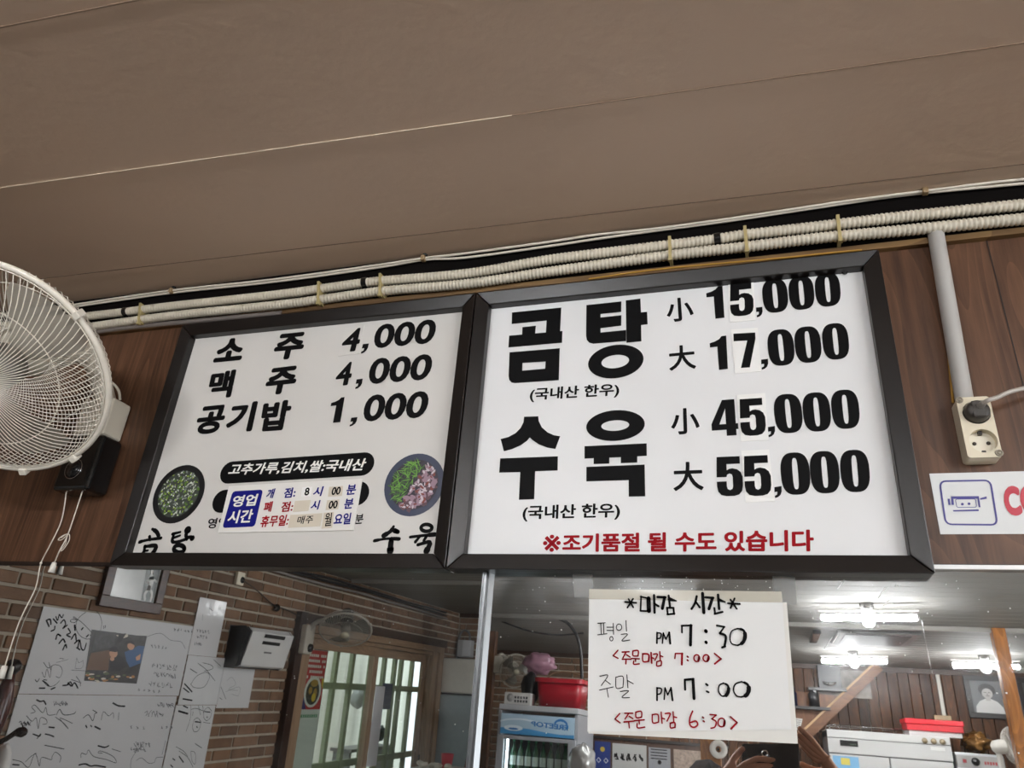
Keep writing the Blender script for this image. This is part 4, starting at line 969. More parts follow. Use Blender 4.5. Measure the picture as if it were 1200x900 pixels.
def scrib(mb, px, py, w, h, seed, lw, n=3, U=LWf, loops=True):
    rnd = random.Random(seed)
    for s_ in range(n):
        k = rnd.randint(4, 8); pts = []; x = rnd.uniform(-.5, -.2); yb = rnd.uniform(-.4, .4)
        for i in range(k):
            x += rnd.uniform(-.12, .38); pts.append((px + x * w, py + (yb + rnd.uniform(-.5, .5)) * h))
        P = [U(*p, 0.0022) for p in pts]; stroke(mb, P, lw, NL)
def textish(mb, px, py, w, h, seed, lw, n, slope=0.0, U=LWf):
    """a short run of small illegible pen marks"""
    rnd = random.Random(seed)
    for i in range(n):
        cx = px + w * i / max(1, n - 1); cy = py + slope * w * i / max(1, n - 1)
        for s_ in range(2):
            stroke(mb, [U(cx + rnd.uniform(-h, h) * .6, cy + rnd.uniform(-h, h), 0.0022), U(cx + rnd.uniform(-h, h) * .6, cy + rnd.uniform(-h, h), 0.0022), U(cx + rnd.uniform(-h, h) * .6, cy + rnd.uniform(-h, h), 0.0022)], lw, NL)
def paper(name, ys, zs, th, label, m, cat='poster', group='signed sheets on the brick wall', d=0.0):
    t = thing(name, (XL, (ys[0] + ys[1]) / 2, zs[0]), label, cat, group)
    M().b2(XL + 0.004 + d, XL + 0.004 + d + th, ys[0], ys[1], zs[0], zs[1]).build('sheet', m, t)
    return t
A1 = paper('signed_poster', (-1.999, -3.185), (1.546, 1.980), 0.002, 'large white signed poster carrying a colour photograph and a doodled face', M_PAPERG)
A2 = paper('signed_poster', (-1.999, -3.170), (1.06, 1.543), 0.002, 'large white poster of autographs directly below the one with the photograph', M_PAPERG)
A3 = paper('signed_sheet', (-3.190, -3.482), (1.80, 2.175), 0.002, 'tall narrow glossy sheet rising above the other signed sheets', M_FILM)
A4 = paper('signed_sheet', (-3.196, -3.585), (1.492, 1.798), 0.002, 'square glossy signed sheet right of the poster with the photograph', M_FILM)
A5 = paper('signed_sheet', (-3.588, -3.956), (1.470, 1.737), 0.002, 'small glossy signed sheet under the white dispenser', M_FILM)
A6 = paper('signed_sheet', (-3.180, -3.578), (1.00, 1.489), 0.002, 'narrow signed sheet with two ringed signatures right of the lower poster', M_FILM)
# doodled face with a ribbon
f8 = crop(20, 700, 8.0); mb = M()
k8 = (LW(70, 740) - LW(69, 740)).length
def ds(mb, items, f, wscale=1.0):
    for pts, w_ in items: stroke(mb, [LW(*f(p), 0.0022) for p in pts], w_ * k8 / 8 * wscale * (.95 if w_ > 4 else .75), NL)
ds(mb, [([(645, 138), (590, 180), (555, 240), (560, 310), (600, 365), (660, 390), (725, 375), (775, 320), (795, 240), (775, 165), (745, 130)], 3), ([(560, 200), (620, 245), (735, 365)], 3), ([(565, 205), (535, 180), (530, 190), (560, 210), (515, 205), (500, 225), (540, 235), (565, 210)], 3), ([(540, 262), (545, 305)], 9), ([(605, 300), (618, 285)], 7), ([(652, 368), (668, 352)], 7), ([(684, 350), (690, 358)], 3)], f8)
ds(mb, [([(275, 215), (300, 270)], 7), ([(275, 215), (310, 205), (318, 250)], 7), ([(340, 200), (375, 240)], 6), ([(365, 180), (380, 215), (395, 160)], 5), ([(400, 160), (420, 190), (435, 160)], 5), ([(320, 315), (350, 300), (355, 270)], 6), ([(410, 240), (440, 210), (455, 250), (430, 290), (470, 260)], 6), ([(365, 390), (380, 345), (410, 360)], 7), ([(395, 430), (430, 390), (450, 420)], 7), ([(430, 490), (455, 440), (465, 470)], 7), ([(480, 290), (500, 330), (465, 350), (500, 370)], 6), ([(510, 390), (545, 340), (555, 400)], 7), ([(540, 430), (580, 400), (570, 470)], 7), ([(590, 400), (605, 480), (630, 490), (650, 430)], 6), ([(560, 470), (590, 490)], 6), ([(815, 265), (812, 290)], 4), ([(830, 262), (825, 285)], 4)], f8)
ds(mb, [([(250, 610), (290, 660), (330, 640)], 3), ([(300, 610), (320, 690)], 3), ([(235, 700), (260, 750), (280, 670), (310, 750), (330, 640), (400, 640), (425, 690), (400, 750), (365, 740)], 2.5), ([(240, 780), (290, 830), (350, 825), (400, 780)], 2.5), ([(170, 770), (190, 790), (210, 760)], 4), ([(210, 850), (260, 850)], 6), ([(240, 780), (270, 800), (300, 830)], 5), ([(320, 860), (355, 845)], 6), ([(250, 770), (280, 775)], 4)], f8)
ds(mb, [([(430, 825), (470, 820), (480, 800), (510, 830), (540, 800), (570, 850)], 6), ([(480, 820), (500, 790), (520, 830)], 5)], f8)
mb.build('writing', M_INK, A1)
mb = M()
ds(mb, [([(560, 565), (545, 660)], 2), ([(560, 565), (580, 610), (620, 590)], 2), ([(620, 590), (610, 660), (545, 665)], 2), ([(510, 680), (650, 688)], 2.5), ([(510, 770), (600, 800)], 4), ([(555, 740), (590, 790), (595, 830)], 4), ([(400, 570), (440, 575)], 3), ([(370, 610), (480, 580)], 2)], f8)
for px, py, w, h, n, s_ in ((205, 738, 22, 2, 6, 1), (178, 757, 18, 2, 5, 2), (180, 780, 30, 3, 8, 3), (182, 790, 26, 3, 8, 4), (176, 801, 28, 3, 6, 5), (163, 808, 26, 2, 5, 6)): textish(mb, px, py, w * .9, h, s_, k8 * .32, n, .1)
stroke(mb, [LW(p[0], p[1], .0022) for p in ((172, 746), (188, 742), (200, 750), (212, 752), (217, 760))], k8 * .25, NL)
mb.build('faint_writing', M_GREYINK, A1)
# colour print of two diners
prn = M(); q = [LW(*p, 0.0025) for p in ((107.5, 737.5), (172, 746), (160, 801), (98.5, 797.5))]; prn.prism(q, (0.0012, 0, 0)); pr = prn.build('colour_print', mat('print_dark', (48, 46, 46), 0.3, noise=0.5, nscale=30), A1)
f10 = crop(80, 730, 10.0)
def patch(loops, m, d=0.0042, nm='print_area'):
    mb = M()
    for l in loops: fill(mb, [[LW(*f10(p), d) for p in l]])
    return mb.build(nm, m, pr)
patch([[(270, 350), (520, 310), (560, 330), (480, 420), (470, 555), (210, 550)]], mat('print_brown', (104, 74, 52), .35))
patch([[(660, 340), (760, 300), (820, 265), (895, 270), (850, 470), (720, 520), (680, 440)]], mat('print_blue', (58, 92, 134), .35), .0046)
patch([[(480, 430), (560, 380), (640, 400), (690, 500), (600, 560), (490, 560)]], mat('print_black', (22, 22, 26), .35), .0048)
patch([ring_pts(530, 355, 48, 52)[:-1], ring_pts(735, 268, 42, 48)[:-1], [(790, 400), (850, 360), (840, 430), (800, 440)], ring_pts(515, 420, 26, 24)[:-1]], mat('print_skin', (196, 150, 122), .4), .0050)
patch([[(480, 330), (500, 280), (560, 275), (590, 320), (560, 340)], [(660, 250), (690, 205), (760, 210), (780, 260), (730, 235)], [(590, 130), (680, 120), (620, 220), (570, 230)]], mat('print_hair', (18, 17, 20), .4), .0054)
patch([[(690, 140), (920, 150), (905, 205), (760, 200)], [(330, 90), (560, 110), (540, 280), (280, 330)]], mat('print_murk', (66, 66, 66), .4, noise=.5, nscale=40), .0044)
rnd = random.Random(8); dishes = []
for i in range(26):
    x, y_ = rnd.uniform(220, 790), rnd.uniform(570, 690); dishes.append([(p[0], p[1]) for p in ring_pts(x, y_, rnd.uniform(18, 42), rnd.uniform(8, 18), 8)[:-1]])
patch(dishes[:9], mat('print_dish', (206, 196, 180), .4), .0050); patch(dishes[9:18], mat('print_orange', (170, 120, 70), .4), .0053); patch(dishes[18:], mat('print_green', (86, 96, 66), .4), .0056)
patch([[(560, 140), (700, 130), (700, 160), (610, 190)]], mat('print_dish', (206, 196, 180), .4), .0052)
# lower poster and the glossy sheets: scribbled autographs
f9 = crop(0, 800, 8.0)
mb = M()
ds(mb, [([(345, 160), (380, 175), (410, 170), (430, 200)], 6), ([(290, 285), (330, 270), (300, 230), (330, 210), (400, 280), (430, 230), (450, 300), (520, 295)], 3), ([(250, 310), (300, 360), (340, 330), (360, 430), (380, 330), (430, 340), (440, 380), (400, 390)], 3), ([(520, 320), (600, 380), (640, 430), (560, 330), (680, 380)], 3), ([(530, 300), (560, 250), (600, 300), (690, 290), (710, 270)], 4), ([(200, 375), (215, 410)], 5), ([(230, 370), (245, 390)], 5), ([(260, 365), (275, 390)], 5), ([(460, 415), (510, 420)], 6), ([(425, 480), (470, 490), (505, 505)], 5), ([(310, 480), (370, 500), (380, 480), (350, 520)], 5),
        ([(780, 330), (830, 300), (870, 355), (890, 290), (910, 280), (870, 255)], 4), ([(950, 350), (970, 270), (1020, 310), (1060, 280), (1065, 330)], 3), ([(1110, 350), (1115, 280)], 3), ([(1060, 190), (1110, 215), (1170, 220)], 7), ([(805, 400), (815, 420)], 6), ([(850, 400), (860, 410)], 5), ([(890, 410), (940, 435)], 7),
        ([(420, 585), (600, 620)], 4), ([(120, 720), (200, 740), (270, 790), (330, 660), (370, 780), (390, 700), (480, 720), (490, 690), (520, 650), (570, 690), (560, 745)], 3), ([(240, 740), (290, 690), (340, 660)], 3), ([(760, 700), (765, 660), (810, 670), (830, 630), (880, 690), (1000, 720), (1090, 750), (1060, 690), (950, 640), (920, 655), (960, 660)], 3), ([(920, 590), (980, 605), (1020, 590)], 6), ([(1050, 620), (1130, 645)], 3), ([(740, 770), (800, 760), (850, 780), (900, 775), (990, 790)], 6), ([(120, 765), (180, 770)], 5)], f9)
mb.build('writing', M_INK, A2)
mb = M()
for px, py, w, h, n, s_ in ((186, 826, 18, 3, 6, 11), (172, 836, 22, 4, 6, 12), (154, 852, 16, 2, 3, 13), (190, 852, 12, 2, 3, 14), (158, 872, 18, 3, 6, 15), (155, 878, 16, 3, 6, 16), (64, 824, 16, 3, 6, 19), (24, 847, 12, 3, 4, 17)): textish(mb, px, py, w * .9, h, s_, k8 * .34, n, .05)
stroke(mb, [LW(*p, .0022) for p in ((160, 880), (154, 890), (153, 902))], k8 * .3, NL); stroke(mb, [LW(*p, .0022) for p in ((160, 891), (166, 888), (174, 894), (181, 893), (183, 888), (191, 887))], k8 * .3, NL)
stroke(mb, [LW(*p, .0022) for p in ((194, 868), (190, 884))], k8 * .3, NL)
mb.build('faint_writing', M_GREYINK, A2)
f11 = crop(140, 700, 7.06)
def marks(parent, items, m=M_INK, f=f11, extra=()):
    mb = M(); ds(mb, items, f)
    for px, py, w, h, n, s_ in extra: textish(mb, px, py, w, h, s_, k8 * .34, n, .1)
    mb.build('writing', m, parent)
marks(A3, [([(745, 90), (770, 110)], 4), ([(690, 140), (685, 190)], 3)], M_GREYINK, f11, ((232, 739, 12, 2, 5, 31), (232, 746, 10, 2, 4, 32), (228, 754, 8, 2, 4, 33)))
marks(A4, [([(590, 720), (640, 650), (720, 620), (745, 660), (700, 740), (620, 745), (590, 715)], 3), ([(650, 545), (720, 600), (790, 690)], 3.5), ([(690, 540), (760, 560), (770, 590), (700, 610)], 3), ([(585, 590), (640, 625)], 4), ([(540, 715), (600, 780)], 7), ([(530, 750), (575, 785)], 6), ([(780, 515), (840, 570)], 3)])
marks(A5, [([(840, 740), (880, 840)], 4), ([(890, 690), (930, 660), (960, 720), (900, 760), (980, 770)], 2), ([(880, 780), (990, 740), (985, 810), (930, 800)], 2), ([(830, 830), (850, 845)], 4)], M_GREYINK)
f12 = crop(120, 800, 8.0)
marks(A6, [([(755, 150), (840, 165)], 7), ([(760, 215), (800, 235)], 6), ([(715, 265), (800, 290)], 9), ([(830, 210), (825, 330), (785, 455)], 2.5), ([(835, 250), (880, 240), (950, 265)], 3), ([(850, 270), (845, 310)], 3), ([(900, 215), (920, 300)], 3), ([(940, 215), (950, 290)], 3), ([(1025, 270), (1010, 330), (975, 355), (950, 320), (955, 265), (990, 230), (1025, 265)], 3), ([(925, 370), (905, 440), (865, 460), (845, 420), (860, 350), (895, 330), (925, 365)], 3), ([(960, 270), (1010, 275)], 5), ([(980, 320), (985, 325)], 6), ([(870, 365), (920, 370)], 6), ([(885, 410), (890, 420)], 6), ([(945, 370), (1010, 380)], 2.5), ([(870, 570), (930, 610)], 4), ([(690, 600), (760, 640), (800, 690)], 3), ([(720, 640), (800, 700), (850, 790)], 3), ([(830, 640), (870, 660), (870, 760), (840, 730), (830, 645)], 2.5), ([(660, 710), (680, 725)], 5), ([(720, 690), (760, 745)], 6), ([(640, 770), (660, 790)], 5)], M_INK, f12)

# white dispenser
dp = thing('wall_dispenser', (XL, -3.85, 1.745), 'white and black wall dispenser beside the glossy signed sheets', 'dispenser')
yA, yB_, zA, zB = -3.58, -4.13, 1.745, 2.022
mb = M(); mb.prism([(XL, yA, zA), (XL, yA, zB), (-3.52, yA, zB), (-3.49, yA, zB - 0.03), (-3.535, yA, zA + 0.02), (-3.56, yA, zA)], (0, yB_ - yA, 0)); mb.build('body', mat('dispenser_dark', (26, 26, 28), 0.3), dp, bevel=0.006)
mb = M(); pf_ = [(-3.515, yA - .04, zB - .002), (-3.482, yA - .04, zB - 0.03), (-3.53, yA - .04, zA + 0.015), (-3.56, yA - .04, zA + .002)]
mb.prism(pf_, (0, yB_ - yA + .02, 0)); mb.build('front_cover', mat('dispenser_white', (208, 208, 206), 0.3), dp, bevel=0.004)
sl = M()
def dface(yy, t, d=0.004):   # point on the sloping front
    a = V((-3.482, yy, zB - 0.03)); b = V((-3.53, yy, zA + 0.015)); return a.lerp(b, t) + V((d, 0, -.001))
for t0, t1, ya, yb in ((0.03, 0.14, -3.78, -4.04), (0.24, 0.34, -3.78, -4.0)):
    sl.prism([dface(ya, t0), dface(yb, t0), dface(yb, t1), dface(ya, t1)], (-0.003, 0, 0))
sl.build('slot', mat('slot_black', (18, 18, 20), 0.3), dp)
mb = M(); mb.prism([dface(-3.84, .55), dface(-3.93, .55), dface(-3.93, .60), dface(-3.84, .60)], (-0.003, 0, 0)); mb.build('badge_text', mat('badge_grey', (110, 110, 112), 0.4), dp)
# little outlet and its cord on the brick wall
so_ = thing('power_outlet', (XL, -3.55, 2.31), 'small white outlet with a dangling cord on the reflected brick wall', 'outlet')
M().b2(XL, XL + 0.03, -3.515, -3.60, 2.305, 2.40).build('body', out_m, so_, bevel=0.006)
M().lathe([(0, .006), (0.022, .005), (0.024, 0)], (XL + 0.03, -3.575, 2.345), (1, 0, 0), 20).build('plug', M_DARKPL, so_)
cpt = [V((XL + 0.034, -3.575, 2.345)), V((XL + 0.05, -3.72, 2.30)), V((XL + 0.03, -3.95, 2.235)), V((XL + 0.02, -4.08, 2.202)), V((XL + 0.03, -4.02, 2.18)), V((XL + 0.03, -4.10, 2.205)), V((XL + 0.02, -4.30, 2.19)), V((XL + 0.03, -4.50, 2.14))]
M().tube(spline(cpt, 6), 0.005, 8).build('cord', mat('cord_brown', (60, 48, 40), 0.5), so_)
M().sphere((XL + 0.02, -4.08, 2.202), (0.02, 0.035, 0.03), 12).build('cord_knot', M_DARKPL, so_)

# sliding door in the left wall
oak = wood('door_oak', (128, 102, 78), (176, 148, 120), 0.4, 'z', 1.0)
oaky = wood('door_oak_rail', (128, 102, 78), (176, 148, 120), 0.4, 'y', 1.0)
dkw = wood('jamb_dark', (30, 17, 11), (62, 36, 24), 0.4, 'z')
struct(M().b2(XL - 0.02, XL + 0.05, -4.40, -4.50, 0, 2.21).build('door_1', dkw, bevel=0.004))
struct(M().b2(XL - 0.02, XL + 0.045, -4.50, -7.66, 2.125, 2.205).build('door_1.001', wood('lintel_dark', (46, 32, 24), (80, 58, 44), 0.5, 'y'), bevel=0.004))
fr = M(); fr.b2(XL - 0.10, XL + 0.03, -4.50, -4.62, 0, 2.125); fr.b2(XL - 0.10, XL + 0.03, -7.30, -7.38, 0, 2.125); fr.b2(XL - 0.10, XL + 0.012, -7.40, -7.47, 0, 2.125); fr.b2(XL - 0.10, XL + 0.03, -7.49, -7.62, 0, 2.125)
struct(fr.build('door_1.002', oak, bevel=0.004))
fr = M(); fr.b2(XL - 0.10, XL + 0.03, -4.62, -7.5, 2.06, 2.125); fr.b2(XL - 0.10, XL + 0.012, -4.62, -7.4, 2.02, 2.055)
struct(fr.build('door_1.003', oaky, bevel=0.004))
def sliding(y0, y1, x, label):
    t = thing('sliding_door', (x, (y0 + y1) / 2, 0), label, 'door')
    mb = M(); s_ = 0.085
    mb.b2(x - 0.018, x + 0.018, y0, y0 - s_, 0.02, 2.02); mb.b2(x - 0.018, x + 0.018, y1 + s_, y1, 0.02, 2.02); mb.build('stile', oak, t, bevel=0.003)
    mb = M(); mb.b2(x - 0.018, x + 0.018, y0 - s_, y1 + s_, 1.935, 2.02); mb.b2(x - 0.018, x + 0.018, y0 - s_, y1 + s_, 0.02, 0.16); mb.build('rail', oaky, t, bevel=0.003)
    M().b2(x - 0.003, x + 0.003, y0 - s_, y1 + s_, 0.16, 1.935).build('glass', pane_mat('door_glass'), t)
    return t
d1 = sliding(-4.63, -6.00, XL - 0.03, 'oak sliding door leaf with a red menu banner behind its glass')
d2 = sliding(-5.95, -7.29, XL - 0.072, 'oak sliding door leaf with a long white paper on its glass')
M().b2(XL - 0.012, XL - 0.004, -7.22, -7.25, 0.86, 0.98).build('pull_handle', M_DARKPL, d2)
# things behind and on the glass
def board_thing(name, x, y0, y1, z0, z1, th, m, label, cat):
    t = thing(name, (x, (y0 + y1) / 2, z0), label, cat); M().b2(x - th, x, y0, y1, z0, z1).build('sheet', m, t); return t
bn = board_thing('menu_banner', XL - 0.06, -4.76, -5.08, 0.95, 1.93, 0.004, mat('banner_white', (222, 224, 218), 0.4), 'red menu banner with a noodle bowl picture hung behind the door glass', 'banner')
bx = XL - 0.0592
mb = M(); mb.prism([(bx, -4.762, 1.45), (bx, -5.078, 1.45), (bx, -5.078, 1.928), (bx, -4.762, 1.928)], (0.0006, 0, 0)); mb.build('red_field', mat('banner_red', (188, 30, 40), 0.4), bn)
mb = M()
for i in range(5):
    z = 1.895 - i * 0.044
    for j in range(9):
        yy = -4.79 - j * 0.031
        if (i * 7 + j) % 8 == 5: continue
        fill(mb, [[(bx + .0012, yy, z), (bx + .0012, yy - 0.022, z), (bx + .0012, yy - 0.022, z - 0.022), (bx + .0012, yy, z - 0.022)]])
mb.build('white_text', mat('white_print', (238, 236, 230), 0.4), bn)
def ell(cy, cz, ry, rz, d): return [(bx + d, cy + ry * math.cos(2 * math.pi * i / 28), cz + rz * math.sin(2 * math.pi * i / 28)) for i in range(28)]
mb = M(); fill(mb, [ell(-4.92, 1.59, .135, .125, .0016)]); mb.build('plate_picture', mat('white_print', (238, 236, 230), .4), bn)
mb = M(); fill(mb, [ell(-4.92, 1.585, .105, .10, .0020)]); mb.build('bowl_picture', mat('bowl_dark', (36, 44, 44), .4), bn)
mb = M()
for cy, cz, ry, rz in ((-4.93, 1.66, .06, .03), (-4.88, 1.60, .03, .03), (-4.96, 1.58, .03, .04)): fill(mb, [ell(cy, cz, ry, rz, .0024)])
mb.build('noodle_picture', mat('banner_ochre', (176, 138, 60), .4), bn)
mb = M(); fill(mb, [ell(-4.945, 1.545, .034, .034, .0028)]); fill(mb, [[(bx + .0014, -5.04, 1.70), (bx + .0014, -5.078, 1.70), (bx + .0014, -5.078, 1.62), (bx + .0014, -5.05, 1.64)]]); mb.build('yolk_picture', mat('banner_yellow', (226, 190, 50), .4), bn)
mb = M(); fill(mb, [[(bx + .0012, -4.762, 1.452), (bx + .0012, -4.85, 1.452), (bx + .0012, -4.80, 1.54), (bx + .0012, -4.762, 1.56)]]); mb.build('blue_corner', mat('banner_blue', (40, 44, 120), .4), bn)
mb = M()
for j in range(8): fill(mb, [[(bx + .0012, -4.79 - j * .034, 1.41), (bx + .0012, -4.812 - j * .034, 1.41), (bx + .0012, -4.812 - j * .034, 1.385), (bx + .0012, -4.79 - j * .034, 1.385)]])
mb.build('green_text', mat('banner_green', (70, 150, 100), .4), bn)
board_thing('paper_strip', XL - 0.040, -6.06, -6.27, 0.93, 1.66, 0.002, mat('paper_strip', (214, 216, 220), .5), 'long white sheet of paper on the inside of the second door leaf', 'paper')
board_thing('navy_sheet', XL - 0.082, -6.30, -6.53, 1.44, 1.69, 0.003, mat('navy_sheet', (28, 36, 84), .4), 'navy blue sheet behind the second door leaf', 'poster')
# iron grille and yard wall outside
gr = thing('window_grille', (-3.92, -6.0, 0.4), 'pale green iron grille of bars outside the sliding door', 'grille')
gm = mat('grille_green', (150, 160, 128), 0.5)
for y in (-5.58, -5.90, -6.30, -6.62, -6.88, -7.05, -7.35): M().b2(-3.94, -3.90, y, y - 0.055, 0.3, 2.3).build('bar', gm, gr)
for z in (1.64, 0.95): M().b2(-3.945, -3.905, -5.4, -7.7, z - 0.03, z + 0.03).build('cross_rail', gm, gr)
struct(M().b2(-4.95, -4.90, -9.5, -3.0, -0.1, 3.2).build('wall_yard', mat('yard_wall', (196, 198, 188), .7, noise=.3, nscale=2, stretch=(1, 3, .4))))
struct(M().b2(-4.95, -3.86, -9.5, -3.0, -0.12, -0.02).build('ground_yard', mat('yard_ground', (120, 116, 108), .8)))
for k, (yy, cc, lb2) in enumerate(((-5.35, (60, 56, 54), 'dark narrow post standing in the yard behind the grille, nearer the banner'), (-6.12, (52, 52, 54), 'dark narrow post standing in the yard behind the grille, nearer the paper strip'))):
    tag(M().b2(-4.5, -4.42, yy, yy - 0.16, -0.02, 2.6).build('yard_post', mat('yard_post%d' % k, cc, .6), loc=(-4.46, yy, 0)), lb2, 'post')
sh = thing('outdoor_shelf', (-4.1, -6.8, 0), 'low shelf outside the second door leaf holding bottles', 'shelf')
M().b2(-4.25, -4.0, -6.3, -7.3, 1.02, 1.05).build('shelf_board', mat('shelf_grey', (150, 150, 146), .5), sh)
for y in (-6.34, -7.26): M().b2(-4.22, -4.03, y - .02, y + .02, -0.02, 1.02).build('leg', mat('shelf_grey', (150, 150, 146), .5), sh)
def bottle(c, H, r, m, label, capm, grp=None, lab=None):
    t = thing('bottle', c, label, 'bottle', grp)
    M().lathe([(0, 0), (r * .92, 0), (r, .01), (r, H * .56), (r * .8, H * .68), (r * .36, H * .8), (r * .34, H * .94), (0, H * .94)], c, (0, 0, 1), 16).build('glass', m, t)
    M().lathe([(r * .4, H * .93), (r * .42, H), (0, H)], c, (0, 0, 1), 12).build('cap', capm, t)
    if lab: M().lathe([(r * 1.01, H * .18), (r * 1.01, H * .48)], c, (0, 0, 1), 16).build('label', lab, t)
    return t
bottle((-4.10, -6.78, 1.05), 0.34, 0.06, mat('sauce_red', (170, 66, 36), .3), 'orange red sauce bottle on the outdoor shelf', mat('cap_red', (150, 30, 30), .4))
mb = crumple((-4.14, -6.56, 1.52), (0.08, 0.11, 0.10), 3, .3); tag(mb.build('white_bag', mat('bag_white', (206, 210, 206), .4), loc=(-4.1, -6.62, 1.22)), 'crumpled white bag hanging behind the second door leaf', 'bag')
for k, yy in enumerate((-6.95, -7.12)):
    mb = crumple((-4.12, yy, 1.165), (0.06, 0.075, 0.08), 20 + k, .4, 20, 5); tag(mb.build('potted_plant', mat('plant_dark', (48, 66, 66), .6), loc=(-4.12, yy, 1.05)), ['dark potted plant on the outdoor shelf beside the sauce bottle', 'dark potted plant at the far end of the outdoor shelf'][k], 'plant')
# fan on the dark jamb
f2 = thing('wall_fan', (XL + 0.05, -4.50, 1.9), 'grey wall fan mounted on the dark door jamb, seen in the mirror', 'fan')
gm2 = mat('fan_grey', (178, 174, 164), .4); fc2 = V((-3.25, -4.535, 2.085)); fa2 = V((.27, .49, -.83)).normalized()
mk = fan_head(f2, fc2, fa2, 0.215, 60, mat('badge_cream', (206, 200, 176), .4), gm2, mat('blade_smoke', (108, 106, 98), .25, alpha=.75), 0.0011, mat('motor_dark', (50, 48, 46), .4))
M().b2(XL + 0.05, XL + 0.11, -4.42, -4.55, 1.88, 2.11).build('control_box', mat('box_cream', (196, 190, 176), .4), f2, bevel=.012)
M().lathe([(0, .02), (.03, .018), (.034, 0)], (XL + 0.11, -4.50, 1.93), (1, 0, 0), 20).build('speed_dial', M_DARKPL, f2)
M().tube(spline([V((XL + .09, -4.48, 2.07)), V((XL + .15, -4.5, 2.14)), mk], 6), .02, 12).build('arm', gm2, f2)
# black cables along the ceiling corner
cm_ = mat('cable_black', (26, 24, 24), .5)
mb = M(); rnd = random.Random(2)
for k in range(3):
    pts = [V((XL + 0.03 + .012 * k, y, ZC - 0.05 - .03 * k + rnd.uniform(-.012, .012))) for y in [-2.6 - i * .55 for i in range(10)]]
    tag(M().tube(spline(pts, 4), .011, 8).build('corner_cable', cm_ if k < 2 else mat('cable_grey', (130, 124, 118), .5), loc=pts[5]), ['black cable along the corner of brick wall and ceiling, topmost', 'black cable along the corner of brick wall and ceiling, middle one', 'grey cable along the corner of brick wall and ceiling, lowest'][k], 'cable')

# ================================================================== REFLECTED ROOM: BACK LEFT
sf = thing('steel_refrigerator', (-3.42, -7.85, 0), 'tall two-door steel refrigerator in the back corner by the sliding door', 'refrigerator')
M().b2(-3.63, -3.16, -8.08, -7.64, 0.05, 2.015).build('cabinet', mat('fridge_black', (22, 22, 24), .4), sf, bevel=.01)
M().b2(-3.625, -3.20, -7.64, -7.60, 1.625, 2.01).build('door', mat('steel_bright', (212, 208, 198), .35, noise=.06, nscale=20), sf, bevel=.02, seg=4)
M().b2(-3.625, -3.20, -7.64, -7.60, 0.08, 1.605).build('door', mat('steel_blue', (150, 162, 166), .3, noise=.06, nscale=20), sf, bevel=.02, seg=4)
for x in (-3.56, -3.25): M().b2(x, x + .06, -8.0, -7.7, 0, .05).build('foot', M_DARKPL, sf)
jb = thing('junction_box', (-3.5, YB, 2.05), 'grey junction box on the brick back wall above the steel refrigerator', 'junction box')
M().b2(-3.60, -3.42, YB, YB + 0.12, 2.045, 2.245).build('box_body', M_GREY, jb, bevel=.006)
M().b2(-3.53, -3.42, YB + .12, YB + .135, 2.05, 2.24).build('lid', mat('lid_grey', (196, 198, 200), .35), jb, bevel=.004)
M().tube(spline([V((-3.63, YB + .05, 2.02)), V((-3.62, YB + .05, 2.25)), V((-3.57, YB + .05, 2.36)), V((-3.50, YB + .05, 2.35)), V((-3.47, YB + .05, 2.30)), V((-3.47, YB + .05, 2.24))], 6), .013, 10).build('conduit_loop', mat('loop_grey', (88, 90, 92), .4), jb)
M().b2(-3.64, -3.60, YB, YB + .05, 2.03, 2.10).build('connector', M_DARKPL, jb)
# table with the pink cup
tb = thing('side_table', (-3.05, -6.55, 0), 'small side table near the steel refrigerator holding a pink cup', 'table')
M().b2(-3.35, -2.78, -6.85, -6.3, .90, .935).build('table_top', mat('table_white', (190, 186, 178), .4), tb, bevel=.004)
for x in (-3.32, -2.81):
    for y in (-6.82, -6.33): M().b2(x - .02, x + .02, y - .02, y + .02, 0, .9).build('leg', M_STEEL, tb)
cu = thing('pink_cup', (-3.03, -6.5, .935), 'pink plastic cup standing on the side table', 'cup')
M().lathe([(0, 0), (.045, 0), (.065, .14), (.062, .14), (.043, .006), (0, .006)], (-3.03, -6.5, .935), (0, 0, 1), 24).build('cup_body', mat('pink_plastic', (214, 84, 98), .35), cu)
mb = M(); rnd = random.Random(5)
for i in range(16):
    m2 = crumple((-3.14 + rnd.uniform(-.14, .2), -6.37 + rnd.uniform(-.06, .06), .966 + rnd.uniform(0, .015)), (.032, .032, .022), i, .4, 10); mb.add(m2.v, m2.f, True)
tag(mb.build('crumpled_tissues', mat('tissue_white', (214, 206, 192), .6), loc=(-3.1, -6.42, .935)), 'heap of crumpled white tissues in front of the pink cup', 'tissues', kind='stuff')
ap = M(); q = []
for j in range(9):
    for i in range(9):
        u, v = i / 8, j / 8; ap_w = .06 + .10 * v
        q.append(V((-2.86 + (u - .5) * ap_w * 2, -6.95 + .02 * math.sin(u * 12 + v * 3), 1.35 - .5 * v)))
ap.add(q, [(j * 9 + i, j * 9 + i + 1, j * 9 + i + 10, j * 9 + i + 9) for j in range(8) for i in range(8)], True)
apo = ap.build('hanging_apron', mat('apron_pink', (128, 88, 86), .8), loc=(-2.86, -6.62, .85)); apo.modifiers.new('thickness', 'SOLIDIFY').thickness = .006
tag(apo, 'dusty pink apron hanging on the wooden post', 'apron')
